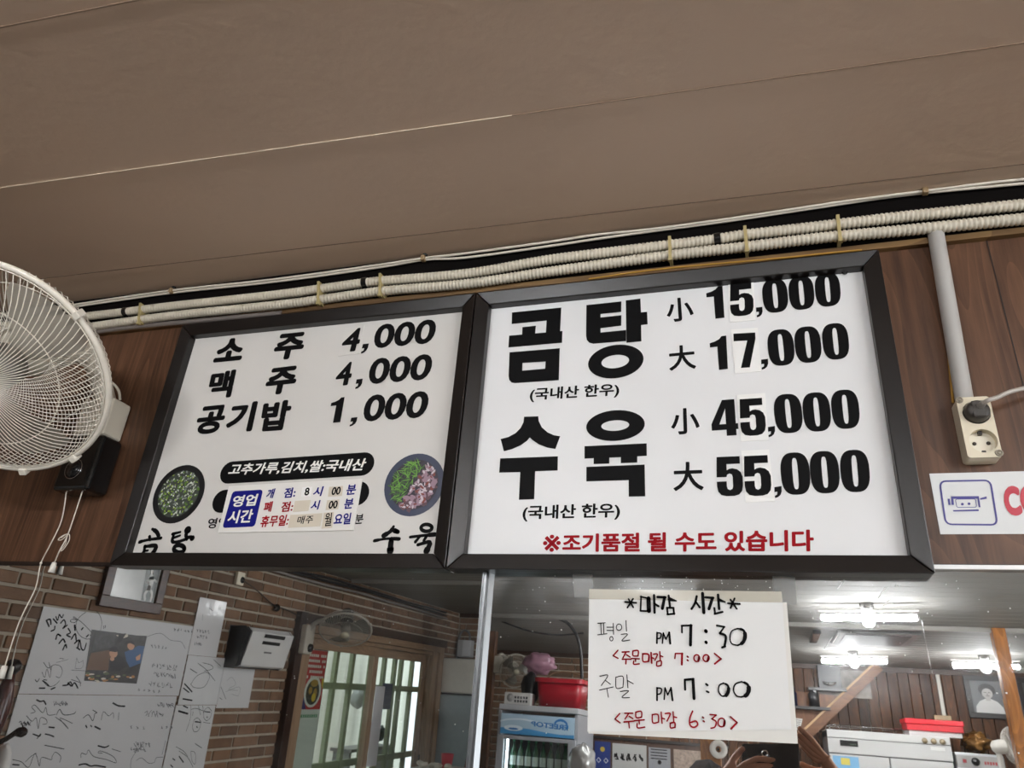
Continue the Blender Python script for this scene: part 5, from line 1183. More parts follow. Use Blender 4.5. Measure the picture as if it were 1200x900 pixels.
# wooden post with a fan
tag(M().b2(-2.62, -2.54, -6.34, -6.26, 0, ZC).build('wooden_post', wood('post_brown', (60, 36, 20), (120, 80, 48), .4, 'z'), loc=(-2.58, -6.3, 0), bevel=.004), 'dark wooden post left of the drinks refrigerator', 'post')
f3 = thing('wall_fan', (-2.5, -6.3, 2.1), 'small cream wall fan on the wooden post above the drinks refrigerator', 'fan')
c3_ = hit(604, 786, 'y', -6.3)
mk = fan_head(f3, c3_, V((.45, .85, -.3)), .16, 48, mat('badge_cream', (206, 200, 176), .4), mat('fan_cream_dull', (170, 164, 150), .4), mat('blade_smoke', (108, 106, 98), .25, alpha=.75), .0012)
M().b2(-2.54, -2.47, -6.34, -6.26, 2.18, 2.34).build('control_box', mat('box_cream', (196, 190, 176), .4), f3, bevel=.01)
M().tube(spline([V((-2.5, -6.3, 2.3)), V((-2.48, -6.32, 2.36)), mk], 5), .018, 10).build('arm', mat('fan_cream_dull', (170, 164, 150), .4), f3)
# glass door drinks refrigerator
FX0, FX1, FY, FZ = -2.20, -1.485, -5.5, 1.875
fg = thing('drinks_refrigerator', ((FX0 + FX1) / 2, -5.85, 0), 'grey glass-door drinks refrigerator with a blue header, seen in the mirror', 'refrigerator')
fgm = mat('fridge_grey', (150, 152, 156), .35)
mb = M(); mb.b2(FX0, FX0 + .03, -6.15, FY, .06, FZ - .05); mb.b2(FX1 - .03, FX1, -6.15, FY, .06, FZ - .05); mb.b2(FX0 + .03, FX1 - .03, -6.15, -6.12, .06, FZ - .05); mb.b2(FX0 + .03, FX1 - .03, -6.12, FY, .06, .25)
mb.build('cabinet', fgm, fg, bevel=.004)
M().b2(FX0, FX1, -6.15, FY, FZ - .045, FZ).build('top_cap', mat('cap_grey', (172, 174, 176), .35), fg, bevel=.006)
hd = M().b2(FX0 + .03, FX1 - .03, FY - .06, FY + .012, 1.64, 1.80).build('header_panel', mat('header_pale', (170, 196, 214), .3), fg, bevel=.003)
hy = FY + .0128
def HP(u, v): return V((FX1 - .03 - u * (FX1 - FX0 - .06), hy, 1.80 - v * .16))   # u runs left to right as read
mb = M(); fill(mb, [[HP(*p) for p in [(0, 1), (1, 1), (1, .72), (.85, .66), (.6, .70), (.4, .80), (.2, .86), (0, .84)]]]); mb.build('water_band', mat('header_blue', (70, 140, 190), .3), hd)
mb = M(); stroke(mb, [HP(u, v) + V((0, .0005, 0)) for u, v in [(.3, .5), (.5, .35), (.7, .25), (.9, .3), (1, .4)]], .006, (0, 1, 0)); fill(mb, [[HP(.82 + .13 * math.cos(t * .3142), .70 + .14 * math.sin(t * .3142)) + V((0, .0005, 0)) for t in range(20)]]); mb.build('white_swirl', mat('header_white', (214, 228, 236), .3), hd)
mb = M(); text_on(mb, 'FREETOP', [HP(u, v) + V((0, .0008, 0)) for u, v in [(.08, .38), (.58, .30), (.58, .54), (.08, .64)]], .03)
stroke(mb, [HP(.18 + .085 * math.cos(t), .42 + .26 * math.sin(t)) + V((0, .0008, 0)) for t in [2.2 + i * .42 for i in range(11)]], [.003, .005, .008, .010, .008, .004], (0, 1, 0))
fill(mb, [[HP(.82 + .07 * math.cos(t * .3142), .74 + .05 * math.sin(t * .3142)) + V((0, .0008, 0)) for t in range(20)]])
mb.build('header_lettering', mat('header_text', (40, 112, 176), .3), hd)
dr = M(); dr.b2(FX0 + .012, FX0 + .075, FY, FY + .035, .25, 1.63); dr.b2(FX1 - .075, FX1 - .012, FY, FY + .035, .25, 1.63); dr.b2(FX0 + .075, FX1 - .075, FY, FY + .035, 1.60, 1.63); dr.b2(FX0 + .075, FX1 - .075, FY, FY + .035, .25, .32)
do = dr.build('door', fgm, fg, bevel=.004)
M().b2(FX0 + .075, FX1 - .075, FY + .012, FY + .018, .32, 1.60).build('glass', pane_mat('fridge_glass'), do)
M().b2(FX0 + .085, FX0 + .10, FY - .035, FY - .02, .32, 1.60).build('light_tube', mat('fridge_lamp', (240, 246, 255), .4, emit=((225, 240, 255), 9.0)), fg)
mb = M(); mb.b2(FX0 + .032, FX1 - .032, -6.118, -6.112, .25, FZ - .06); mb.build('liner', mat('liner_dark', (60, 66, 66), .5), fg)
SHZ = (1.36, 1.02, .68)
for z in SHZ: M().b2(FX0 + .035, FX1 - .035, -6.08, FY - .05, z - .012, z).build('shelf', mat('shelf_white', (206, 210, 214), .4), fg)
green = mat('bottle_green', (20, 74, 44), .12, coat=.6); brown = mat('bottle_brown', (58, 36, 20), .12, coat=.6); blab = mat('bottle_label', (206, 214, 206), .5); capg = mat('bottle_cap', (60, 130, 90), .3)
rnd = random.Random(6)
b_src = {}
def copy_tree(o, loc, label):
    c = o.copy(); COL.objects.link(c); c.location = loc; c['label'] = label
    for ch in o.children:
        d = ch.copy(); COL.objects.link(d); d.parent = c
    return c
words = ['first', 'second', 'third', 'fourth', 'fifth', 'sixth', 'seventh', 'eighth']
for si, z in enumerate(SHZ[:2]):
    for k in range(8):
        x = FX0 + .13 + k * .066; key = 'b' if (si == 1) else 'g'
        nm = ['top', 'middle'][si]; lbl = '%s bottle, %s from the lit side on the %s refrigerator shelf' % ({'g': 'green glass', 'b': 'brown glass'}[key], words[k], nm)
        if key not in b_src:
            b_src[key] = bottle((x, FY - .10, z), .24, .028, green if key == 'g' else brown, lbl, capg, 'bottles in the drinks refrigerator', blab)
        else:
            copy_tree(b_src[key], (x, FY - .10, z), lbl)['group'] = 'bottles in the drinks refrigerator'
# on top of it: white box, black bag, pink bag, red basin
wb = thing('white_box', (-2.06, -5.62, FZ), 'small white printed carton on top of the drinks refrigerator', 'box')
M().b2(-2.175, -1.935, -5.72, -5.56, FZ, FZ + .10).build('carton', mat('carton_white', (196, 194, 190), .5), wb, bevel=.003)
mb = M(); text_on(mb, 'SALE', [(-1.95, -5.559, FZ + .085), (-2.06, -5.559, FZ + .085), (-2.06, -5.559, FZ + .05), (-1.95, -5.559, FZ + .05)], .04) if False else None
mb = M()
for j in range(2):
    for i in range(5): mb.b2(-1.96 - i * .026, -1.978 - i * .026, -5.5595, -5.5585, FZ + .05 - j * .03, FZ + .07 - j * .03)
mb.build('printed_marks', mat('carton_print', (60, 60, 62), .5), wb)
M().lathe([(0, .002), (.032, .002), (.034, 0)], (-2.12, -5.56, FZ + .055), (0, 1, 0), 20).build('round_mark', mat('carton_grey', (140, 138, 136), .5), wb)
mb = crumple((-2.02, -5.83, FZ + .155), (.085, .075, .145), 31, .18, 24); tag(mb.build('black_bag', mat('bag_black', (18, 18, 20), .3), loc=(-1.97, -5.82, FZ)), 'black plastic bag between the white carton and the red basin', 'bag')
mb = crumple((-1.98, -5.93, FZ + .385), (.15, .09, .095), 33, .34, 36, 5); tag(mb.build('pink_bag', mat('bag_pink', (158, 116, 132), .35, alpha=.92), loc=(-1.98, -5.93, FZ + .29)), 'crumpled pink plastic bag heaped on the black bag', 'bag')
ba = thing('red_basin', (-1.68, -5.72, FZ), 'dark red plastic basin on top of the drinks refrigerator', 'basin')
def rbox(mb, cx, cy, z, hx, hy_, r, n=5):
    o = []
    for sx, sy, a0 in ((1, 1, 0), (-1, 1, 90), (-1, -1, 180), (1, -1, 270)):
        for k in range(n):
            an = math.radians(a0 + 90 * k / (n - 1)); o.append(V((cx + sx * (hx - r) + r * math.cos(an), cy + sy * (hy_ - r) + r * math.sin(an), z)))
    return o
def loft(mb, rings, cap0=True, cap1=False, smooth=True):
    n = len(rings[0]); vs = [p for r in rings for p in r]; fs = [(i * n + k, i * n + (k + 1) % n, (i + 1) * n + (k + 1) % n, (i + 1) * n + k) for i in range(len(rings) - 1) for k in range(n)]
    if cap0: fs.append(tuple(reversed(range(n))))
    if cap1: fs.append(tuple(range((len(rings) - 1) * n, len(rings) * n)))
    mb.add(vs, fs, smooth)
mb = M(); loft(mb, [rbox(mb, -1.685, -5.73, FZ, .185, .15, .05), rbox(mb, -1.685, -5.73, FZ + .225, .212, .17, .06), rbox(mb, -1.685, -5.73, FZ + .225, .205, .163, .06), rbox(mb, -1.685, -5.73, FZ + .012, .178, .143, .05)], True, True); mb.build('tub', mat('basin_red', (142, 18, 32), .35), ba)
mb = M(); loft(mb, [rbox(mb, -1.685, -5.73, FZ + .20, .213, .171, .06), rbox(mb, -1.685, -5.73, FZ + .20, .226, .184, .06), rbox(mb, -1.685, -5.73, FZ + .235, .228, .186, .06), rbox(mb, -1.685, -5.73, FZ + .235, .208, .166, .06)], False, False, False); mb.build('rim', mat('basin_red_rim', (158, 24, 38), .3), ba)
M().tube(spline([V((-1.88, -5.83, FZ + .235)), V((-1.80, -5.85, FZ + .30)), V((-1.68, -5.86, FZ + .315)), V((-1.56, -5.85, FZ + .29)), V((-1.49, -5.83, FZ + .235))], 6), .006, 8).build('handle', mat('wire_brown', (120, 92, 66), .4), ba)
# cable loop hanging from the ceiling
pts = [hit(572, 719, 'y', -5.2), hit(620, 722, 'y', -5.2), hit(655, 725, 'y', -5.2), hit(672, 738, 'y', -5.2), hit(680, 760, 'y', -5.2), hit(682, 795, 'y', -5.2)]
tag(M().tube(spline(pts, 6), .014, 8).build('hanging_cable', cm_, loc=pts[3]), 'black cable hanging from the ceiling left of the notice', 'cable')
pts = [hit(578, 724, 'y', -5.6), hit(615, 738, 'y', -5.6), hit(650, 744, 'y', -5.6), hit(684, 742, 'y', -5.6)]
tag(M().tube(spline(pts, 6), .008, 8).build('slack_cable', cm_, loc=pts[1]), 'thin black slack cable under the far ceiling', 'cable')

# cabinet with papers, bag and roll behind the notice
ct = thing('storage_cabinet', (-1.0, -6.75, 0), 'tall brown storage cabinet covered with papers under the notice', 'cabinet')
M().b2(-1.56, -.35, -7.0, -6.51, 0, 1.66).build('carcass', wood('cabinet_brown', (60, 42, 34), (104, 76, 60), .45, 'z'), ct, bevel=.004)
M().b2(-1.58, -.33, -7.02, -6.49, 1.66, 1.685).build('top', mat('cabinet_top', (40, 36, 34), .4), ct)
def stuck(name, x0, x1, z0, z1, m, label, cat, y=-6.505):
    t = thing(name, ((x0 + x1) / 2, y, z0), label, cat); M().b2(x0, x1, y, y + .003, z0, z1).build('sheet', m, t); return t
bs = stuck('blue_card', -1.54, -1.39, 1.40, 1.635, mat('card_blue', (40, 60, 124), .4), 'blue card with a yellow mark on the storage cabinet', 'card')
mb = M(); mb.lathe([(0, .001), (.022, .001)], (-1.465, -6.502, 1.57), (0, 1, 0), 16); mb.build('yellow_mark', mat('card_yellow', (206, 176, 70), .4), bs)
mb = M()
for x in (-1.50, -1.43): mb.torus((x, -6.5, 1.475), (0, 1, 0), .02, .005, 4, 4)
mb.build('white_mark', mat('card_white2', (214, 216, 220), .4), bs)
cs2 = stuck('calligraphy_sheet', -1.37, -1.05, 1.30, 1.63, mat('calli_paper', (186, 186, 182), .5), 'white sheet of brush writing on the storage cabinet', 'paper')
mb = M(); rnd = random.Random(9)
for i in range(5):
    cx = -1.33 + i * .058
    for s_ in range(4): stroke(mb, [(cx + rnd.uniform(-.02, .02), -6.5, 1.52 + rnd.uniform(-.03, .03)) for _ in range(3)], .005, (0, 1, 0))
mb.build('writing', M_INK, cs2)
ps = stuck('printed_notice', -1.03, -.83, 1.30, 1.62, mat('notice_grey', (150, 152, 156), .5), 'grey printed notice with a black dot right of the brush writing', 'paper')
mb = M(); mb.lathe([(0, .001), (.018, .001)], (-.93, -6.5, 1.50), (0, 1, 0), 16)
for j in range(4): mb.b2(-1.01, -.86, -6.5005, -6.5, 1.60 - j * .025, 1.608 - j * .025)
mb.build('print', M_INK, ps)
stuck('floral_paper', -.80, -.52, 1.30, 1.62, mat('floral', (168, 150, 136), .6, noise=.4, nscale=40), 'mottled beige paper at the right of the storage cabinet', 'paper')
mb = crumple((-1.33, -4.98, 1.475), (.10, .08, .13), 41, .22, 30, 4); 
stnd = thing('counter_unit', (-1.2, -5.1, 0), 'low grey counter in front of the storage cabinet', 'counter'); M().b2(-1.5, -.8, -5.3, -4.86, 0, 1.30).build('carcass', M_GREY, stnd, bevel=.004); M().b2(-1.52, -.78, -5.32, -4.84, 1.30, 1.33).build('worktop', M_STEEL, stnd)
tag(mb.build('silver_bag', mat('bag_silver', (176, 176, 174), .22, metal=.5), loc=(-1.33, -4.98, 1.33)), 'silvery plastic bag standing on the low counter', 'bag')
tag(M().b2(-.375, -.255, -4.08, -3.98, 0, ZC).build('wooden_post', wood('post_amber', (110, 66, 24), (176, 118, 56), .3, 'z'), loc=(-.31, -4.03, 0), bevel=.004), 'amber wooden post carrying a paper roll, partly behind the notice', 'post')
pr_ = thing('paper_roll', (-.25, -3.95, 1.65), 'white paper roll mounted on the amber wooden post', 'paper roll')
c_ = hit(842, 878, 'y', -3.95)
M().lathe([(.018, -.02), (.052, -.02), (.052, .02), (.018, .02), (.018, -.02)], c_, (0, 1, 0), 28).build('roll', mat('roll_white', (216, 214, 208), .6), pr_)
M().tube([c_ + V((0, -.05, 0)), c_ + V((0, .024, 0))], .008, 10).build('spindle', M_DARKPL, pr_)
# ================================================================== REFLECTED ROOM: RIGHT
# back wall pieces: mottled panel, triangular plywood and its sloping batten
struct(M().b2(.62, 1.14, YB, YB + .012, 2.25, 2.53).build('trim_11', mat('mottled_panel', (132, 126, 118), .5, noise=.5, nscale=14)))
pw = M(); pw.prism([(.20, YB + .006, 1.20), (.20, YB + .006, 2.30), (.80, YB + .006, 2.26), (1.02, YB + .006, 2.42), (.44, YB + .006, 1.85), (.30, YB + .006, 1.62)], (0, .02, 0))
tag(pw.build('plywood_panel', wood('ply_brown', (90, 54, 30), (140, 92, 56), .45, 'z'), loc=(.5, YB, 1.2)), 'brown plywood panel under the black shelves on the back wall', 'panel')
A_ = V((1.245, YB + .06, 2.57)); B_ = V((.40, YB + .06, 1.80)); t = (B_ - A_).normalized(); nn = V((t.z, 0, -t.x))
db = thing('sloping_board', B_, 'sloping wooden board with a pale edge on the plank wall', 'board')
M().prism([A_ - nn * .04, B_ - nn * .04, B_ + nn * .05, A_ + nn * .05], (0, .04, 0)).build('board', wood('board_light', (82, 50, 28), (132, 88, 54), .4, 'x'), db)
M().prism([A_ + nn * .05, B_ + nn * .05, B_ + nn * .07, A_ + nn * .07], (0, .05, 0)).build('pale_edge', mat('pale_wood', (196, 160, 116), .4), db)
# two black shelves and what stands on them
for k, (x0, x1, z) in enumerate(((.50, .885, 2.30), (.26, .70, 2.105))):
    s_ = thing('wall_shelf', ((x0 + x1) / 2, YB + .09, z), ['upper black wall shelf left of the sloping board', 'lower black wall shelf left of the sloping board'][k], 'shelf')
    M().b2(x0, x1, YB + .026, YB + .16, z, z + .028).build('shelf_board', mat('shelf_black', (26, 24, 24), .35), s_); M().b2(x0 + .05, x0 + .08, YB + .026, YB + .13, z - .05, z).build('bracket', M_DARKPL, s_)
sp = thing('black_speaker', (.72, YB + .09, 2.328), 'black box with a shiny bowl in it on the upper black shelf', 'box')
M().b2(.61, .84, YB + .03, YB + .15, 2.328, 2.56).build('cabinet', mat('speaker_black', (20, 20, 22), .4), sp, bevel=.004)
M().lathe([(.02, 0), (.07, .02), (.075, .045), (.06, .045), (.05, .02), (0, .015)], (.72, YB + .152, 2.35), (0, .2, 1), 20).build('bowl', M_CHROME, sp)
for k, (x, c, nm, lb2, w_) in enumerate(((.33, (24, 30, 58), 'blue_jar', 'dark blue jar on the lower black shelf', .05), (.55, (18, 18, 20), 'black_canister', 'black canister on the lower black shelf beside the dark blue jar', .055))):
    t = thing(nm, (x, YB + .09, 2.133), lb2, 'jar')
    M().lathe([(0, 0), (w_, 0), (w_, .13), (w_ * .7, .15), (w_ * .7, .17), (0, .17)], (x, YB + .09, 2.133), (0, 0, 1), 18).build('jar_body', mat(nm, c, .3), t); M().lathe([(0, .192), (w_ * .76, .19), (w_ * .76, .168)], (x, YB + .09, 2.133), (0, 0, 1), 18).build('lid', mat(nm + '_lid', (60, 62, 66), .3), t)
lbq = [hit(x, y, 'y', YB + .04) for x, y in ((927, 841), (940.5, 842.5), (937.5, 855.5), (926, 854))]
lt = thing('striped_label', lbq[3], 'small white label with grey lines beside the notice edge', 'label')
M().prism(lbq, (0, .004, 0)).build('card', mat('label_white', (206, 204, 200), .5), lt)
mb = M()
for j in range(5):
    v = .15 + j * .17; a = bil(lbq, .1, v); b = bil(lbq, .9, v); stroke(mb, [a + V((0, .0046, 0)), b + V((0, .0046, 0))], .004, (0, 1, 0))
mb.build('lines', mat('label_lines', (110, 108, 106), .5), lt)
# white surface conduit on the planks
wc = thing('wall_conduit', (1.8, YB, 2.13), 'white vertical cable conduit on the plank wall above the red box', 'conduit')
M().b2(1.785, 1.818, YB + .004, YB + .03, 2.13, 2.55).build('channel', mat('conduit_white', (214, 210, 200), .4), wc, bevel=.003); M().b2(1.70, 1.86, YB + .004, YB + .05, 2.065, 2.13).build('switch_box', mat('switch_tan', (156, 132, 96), .4), wc, bevel=.004)
# portraits
def portrait(x0, x1, z0, z1, label, hairc, shirt):
    t = thing('portrait', ((x0 + x1) / 2, YB, z0), label, 'picture', None); w_ = .05; yy = YB + .006
    mb = M()
    for (a, b, c, d) in ((x0, x1, z0, z0 + w_), (x0, x1, z1 - w_, z1), (x0, x0 + w_, z0 + w_, z1 - w_), (x1 - w_, x1, z0 + w_, z1 - w_)): mb.b2(a, b, yy, yy + .03, c, d)
    mb.build('frame', mat('portrait_frame', (24, 20, 18), .35), t, bevel=.004)
    M().b2(x0 + w_, x1 - w_, yy, yy + .012, z0 + w_, z1 - w_).build('backdrop_print', mat('portrait_grey', (104, 106, 108), .2, noise=.12, nscale=6), t)
    cx = (x0 + x1) / 2; H = z1 - z0; zz = lambda q: z0 + w_ + (H - 2 * w_) * q; hw = (x1 - x0) / 2 - w_
    y_ = yy + .0126
    mb = M(); fill(mb, [[(cx + hw * px, y_, zz(pz)) for px, pz in [(-.85, 0), (-.8, .2), (-.55, .36), (-.2, .44), (.2, .44), (.55, .36), (.82, .2), (.9, 0)]]]); mb.build('garment_print', shirt, t)
    mb = M(); fill(mb, [[(cx + hw * .52 * math.cos(i * .2618), y_ + .0004, zz(.72) + (H - 2 * w_) * .20 * math.sin(i * .2618)) for i in range(24)]]); mb.build('hair_print', hairc, t)
    mb = M(); fill(mb, [[(cx + hw * .33 * math.cos(i * .2618), y_ + .0008, zz(.61) + (H - 2 * w_) * .16 * math.sin(i * .2618)) for i in range(24)]]); fill(mb, [[(cx + hw * a, y_ + .0006, zz(b)) for a, b in ((-.14, .38), (.14, .38), (.16, .5), (-.16, .5))]]); mb.build('face_print', mat('portrait_skin', (176, 172, 168), .3), t)
    mb = M()
    for sx in (-.13, .13): mb.b2(cx + hw * sx - .012, cx + hw * sx + .012, y_ + .001, y_ + .0014, zz(.63), zz(.63) + .006)
    mb.b2(cx - .016, cx + .016, y_ + .001, y_ + .0014, zz(.53), zz(.53) + .006); mb.b2(cx - .003, cx + .003, y_ + .001, y_ + .0014, zz(.565), zz(.61)); mb.build('features_print', mat('portrait_features', (70, 66, 64), .4), t)
hairm = mat('portrait_hair', (26, 26, 28), .4)
portrait(2.035, 2.432, 2.128, 2.535, 'framed black and white portrait of a person in a white garment, left of the pillar', hairm, mat('portrait_white', (206, 206, 204), .3))
portrait(2.512, 2.90, 2.128, 2.535, 'framed black and white portrait of a person in a dark garment, behind the pillar', hairm, mat('portrait_dark', (60, 62, 66), .3))
# big commercial refrigerator
kx0, kx1, ky, kz = .60, 1.675, -7.35, 1.905
kf = thing('commercial_refrigerator', ((kx0 + kx1) / 2, -7.7, 0), 'white wide commercial refrigerator with a control panel against the plank wall', 'refrigerator')
wht = mat('appliance_white', (196, 196, 194), .3)
M().b2(kx0, kx1, -8.05, ky - .03, .1, kz - .005).build('cabinet', mat('appliance_side', (120, 120, 120), .35), kf, bevel=.004)
M().b2(kx0, kx1, -8.05, ky, kz - .07, kz).build('top_panel', mat('appliance_top', (210, 210, 208), .3), kf, bevel=.006)
cpn = M().b2(kx0, kx1, ky - .05, ky, 1.70, kz - .075).build('control_panel', wht, kf, bevel=.004)
M().b2(.71, .87, ky, ky + .004, 1.765, 1.815).build('display', mat('display_black', (10, 12, 12), .2), cpn)
mb = M()
for i in range(4): mb.b2(.80 + i * .015, .808 + i * .015, ky + .004, ky + .005, 1.78, 1.786)
mb.build('display_digits', mat('display_green', (90, 120, 100), .4), cpn)
for x in (1.46, 1.535, 1.61): M().lathe([(0, .02), (.022, .018), (.026, 0)], (x, ky, 1.862), (0, 1, 0), 18).build('lock', mat('lock_tan', (150, 136, 110), .3, metal=.4), cpn)
M().b2(1.50, 1.62, ky, ky + .002, 1.785, 1.815).build('maker_label', mat('label_pale', (226, 226, 222), .4), cpn)
for (a, b) in ((kx0 + .004, 1.128), (1.138, kx1 - .004)):
    d = M().b2(a, b, ky - .05, ky, .95, 1.69).build('door', wht, kf, bevel=.006); M().b2((b - .05) if a < 1 else a + .02, (b - .02) if a < 1 else a + .05, ky, ky + .025, 1.2, 1.5).build('handle', M_STEEL, d)
    d = M().b2(a, b, ky - .05, ky, .12, .94).build('door', wht, kf, bevel=.006)
for x in (kx0 + .06, kx1 - .06): M().b2(x - .03, x + .03, -7.9, -7.5, 0, .1).build('foot', M_DARKPL, kf)
bn2 = thing('blue_notice', (.75, ky, 1.4), 'light blue printed notice on the left door of the commercial refrigerator', 'notice')
M().b2(.63, .86, ky + .002, ky + .004, 1.40, 1.675).build('sheet', mat('notice_blue', (120, 170, 206), .4), bn2)
mb = M(); mb.b2(.70, .78, ky + .004, ky + .005, 1.60, 1.66); mb.build('yellow_print', mat('notice_yellow', (206, 190, 90), .4), bn2)
tr = thing('wire_tray', (1.0, -7.7, kz), 'thin wire tray rails on top of the commercial refrigerator', 'tray')
mb = M()
for z in (kz + .004, kz + .045): mb.tube([(.64, -7.95, z), (.64, -7.45, z), (1.30, -7.45, z), (1.30, -7.95, z), (.64, -7.95, z)], .004, 6)
for x, y in ((.64, -7.95), (.64, -7.45), (1.30, -7.45), (1.30, -7.95)): mb.tube([(x, y, kz), (x, y, kz + .045)], .004, 6)
mb.build('rails', M_CHROME, tr)
rx = thing('red_box', (1.58, -7.6, kz), 'long red lidded box on the white commercial refrigerator', 'box')
M().b2(1.345, 1.80, -7.68, -7.42, kz, kz + .045).build('base', mat('box_white', (206, 202, 200), .35), rx, bevel=.004)
M().b2(1.33, 1.815, -7.70, -7.40, kz + .045, kz + .10).build('body', mat('box_red', (176, 22, 34), .3), rx, bevel=.006)
M().b2(1.32, 1.825, -7.71, -7.39, kz + .10, kz + .148).build('lid', mat('box_red_lid', (190, 28, 40), .28), rx, bevel=.01)
# steel steamer cabinet beside it
sx0, sx1, sz = 1.70, 2.10, 1.785
st = thing('steam_cabinet', ((sx0 + sx1) / 2, -7.6, 0), 'steel appliance with a black knob and red lettering right of the commercial refrigerator', 'appliance')
M().b2(sx0, sx1, -8.0, -7.39, .05, sz).build('cabinet', M_STEEL, st, bevel=.006)
p_ = M().b2(sx0 + .004, sx1 - .004, -7.39, -7.36, 1.66, sz - .02).build('control_panel', mat('panel_grey', (150, 148, 146), .3, metal=.5), st, bevel=.004)
M().lathe([(0, .03), (.022, .028), (.034, .004), (.036, 0)], (1.86, -7.36, 1.715), (0, 1, 0), 20).build('knob', M_DARKPL, p_)
M().b2(1.755, 1.785, -7.36, -7.355, 1.70, 1.73).build('red_switch', mat('switch_red', (120, 24, 30), .3), p_)
mb = M()
for i in range(6): mb.b2(1.93 + i * .022, 1.945 + i * .022, -7.36, -7.3585, 1.695 + .003 * (i % 2), 1.722)
mb.build('red_lettering', mat('panel_red', (150, 40, 44), .3), p_)
M().b2(1.735, 1.875, -7.388, -7.386, 1.40, 1.64).build('white_sheet', M_PAPER, st)
mb = crumple((1.945, -7.62, sz + .092), (.12, .12, .078), 55, .42, 40, 4.5); m3 = crumple((1.955, -7.60, sz + .145), (.07, .07, .055), 56, .45, 24, 5); mb.add(m3.v, m3.f, True)
tag(mb.build('gold_ornament', mat('gold_brown', (120, 84, 40), .3, metal=.4, noise=.5, nscale=16), loc=(1.9, -7.56, sz)), 'lumpy golden brown ornament on top of the steel appliance', 'ornament')
# white stand fan seen from the side
sfan = thing('stand_fan', (1.98, -6.9, 0), 'white stand fan turned sideways right of the steel appliance', 'fan')
hc = V((2.10, -6.9, 1.86)); mk = fan_head(sfan, hc, V((.97, -.1, .12)), .16, 48, None, mat('fan_white2', (206, 202, 194), .35), None, .0012, mat('fan_white2', (206, 202, 194), .35))
M().tube([(1.95, -6.9, 0.03), (1.955, -6.9, 1.0)], .018, 12).build('pole', mat('fan_white2', (206, 202, 194), .35), sfan); M().tube(spline([V((1.955, -6.9, 1.0)), V((1.955, -6.9, 1.6)), V((1.95, -6.9, 1.78)), mk], 5), .022, 12).build('neck', mat('fan_white2', (206, 202, 194), .35), sfan)
M().lathe([(0, .05), (.05, .045), (.19, .02), (.2, 0), (0, 0)], (1.95, -6.9, 0), (0, 0, 1), 32).build('base', mat('fan_white2', (206, 202, 194), .35), sfan)
# varnished pillar
tag(M().b2(1.615, 1.70, -5.15, -5.065, 0, ZC).build('wooden_pillar', wood('pillar_amber', (104, 60, 22), (170, 110, 50), .25, 'z'), loc=(1.66, -5.1, 0), bevel=.006), 'varnished amber wooden pillar at the right in the mirror', 'pillar')
# ceiling air vent
vt = thing('ceiling_vent', (.9, -5.75, ZC), 'dark grey rectangular air vent in the ceiling between the lamps', 'vent')
M().b2(.62, 1.22, -6.12, -5.40, ZC - .025, ZC).build('frame', mat('vent_frame', (126, 126, 124), .4), vt, bevel=.004)
M().b2(.68, 1.16, -6.05, -5.47, ZC - .03, ZC - .02).build('grille', mat('vent_dark', (70, 72, 74), .4), vt)
M().b2(.44, .50, -6.05, -5.47, ZC - .03, ZC).build('side_box', M_DARKPL, vt)

# ------------------------------------------------------------------ lamps: socket with two glowing wings
tube_m = mat('tube_glow', (255, 255, 250), .4, emit=((250, 252, 255), TUBE))
glow_c = mat('socket_glow', (255, 255, 250), .4, emit=((250, 252, 255), TUBE * .15))
sock_m = mat('lamp_socket', (206, 204, 200), .4)
def lamp(x, y, label, L_=.56, yaw=-.15, z=ZC):
    t = thing('ceiling_lamp', (x, y, z), label, 'lamp', 'lamps with two glowing wings on the ceiling'); d = V((math.cos(yaw), math.sin(yaw), 0)); c = V((x, y, z - .09))
    M().lathe([(0, 0), (.045, 0), (.042, -.03), (.028, -.045), (0, -.045)], (x, y, z), (0, 0, 1), 20).build('socket', mat('socket_dark', (90, 88, 86), .4), t)
    M().lathe([(0, .045), (.03, .045), (.034, .0), (.034, -.04), (.02, -.055), (0, -.056)], c, (0, 0, 1), 20).build('lamp_body', glow_c, t)
    mb = M()
    for s_ in (-1, 1): mb.tube([c + d * s_ * .035, c + d * s_ * L_ / 2], .016, 12)
    mb.build('glowing_wing', tube_m, t)
    mb = M()
    mb.box(c + V((0, 0, .045)), (L_ * 1.06, .03, .008), Matrix.Rotation(yaw, 3, 'Z')); mb.build('backing_strip', sock_m, t)
    return t
lamp(.70, -4.20, 'bright two-wing ceiling lamp, the nearest one seen in the mirror', yaw=.17)
lamp(.86, -6.77, 'bright two-wing ceiling lamp near the back wall above the sloping board', yaw=.27)
lamp(1.93, -6.70, 'bright two-wing ceiling lamp behind the amber pillar', yaw=.2, L_=.5)
M().tube([(1.02, -4.25, ZC - .09), (1.03, -4.25, 2.1)], .0018, 6).build('pull_chain', M_CHROME, bpy.data.objects['ceiling_lamp'])
lamp(-.64, -7.25, 'added two-wing ceiling lamp over the tall brown storage cabinet', yaw=0)  # added lamp, hidden by the notice, throws glare on the glossy signed sheets
lamp(-.72, -5.0, 'added two-wing ceiling lamp in front of the low grey counter', yaw=0)  # added lamp, hidden by the notice, brightens the back left of the room
# unseen extra lamps added over the dining room to light the boards
lamp(1.65, -2.0, 'added two-wing ceiling lamp over the right of the dining room', yaw=0)
lamp(-.9, -2.15, 'added two-wing ceiling lamp over the left of the dining room', yaw=0)
lamp(2.6, -3.9, 'added two-wing ceiling lamp near the right wall', yaw=0)

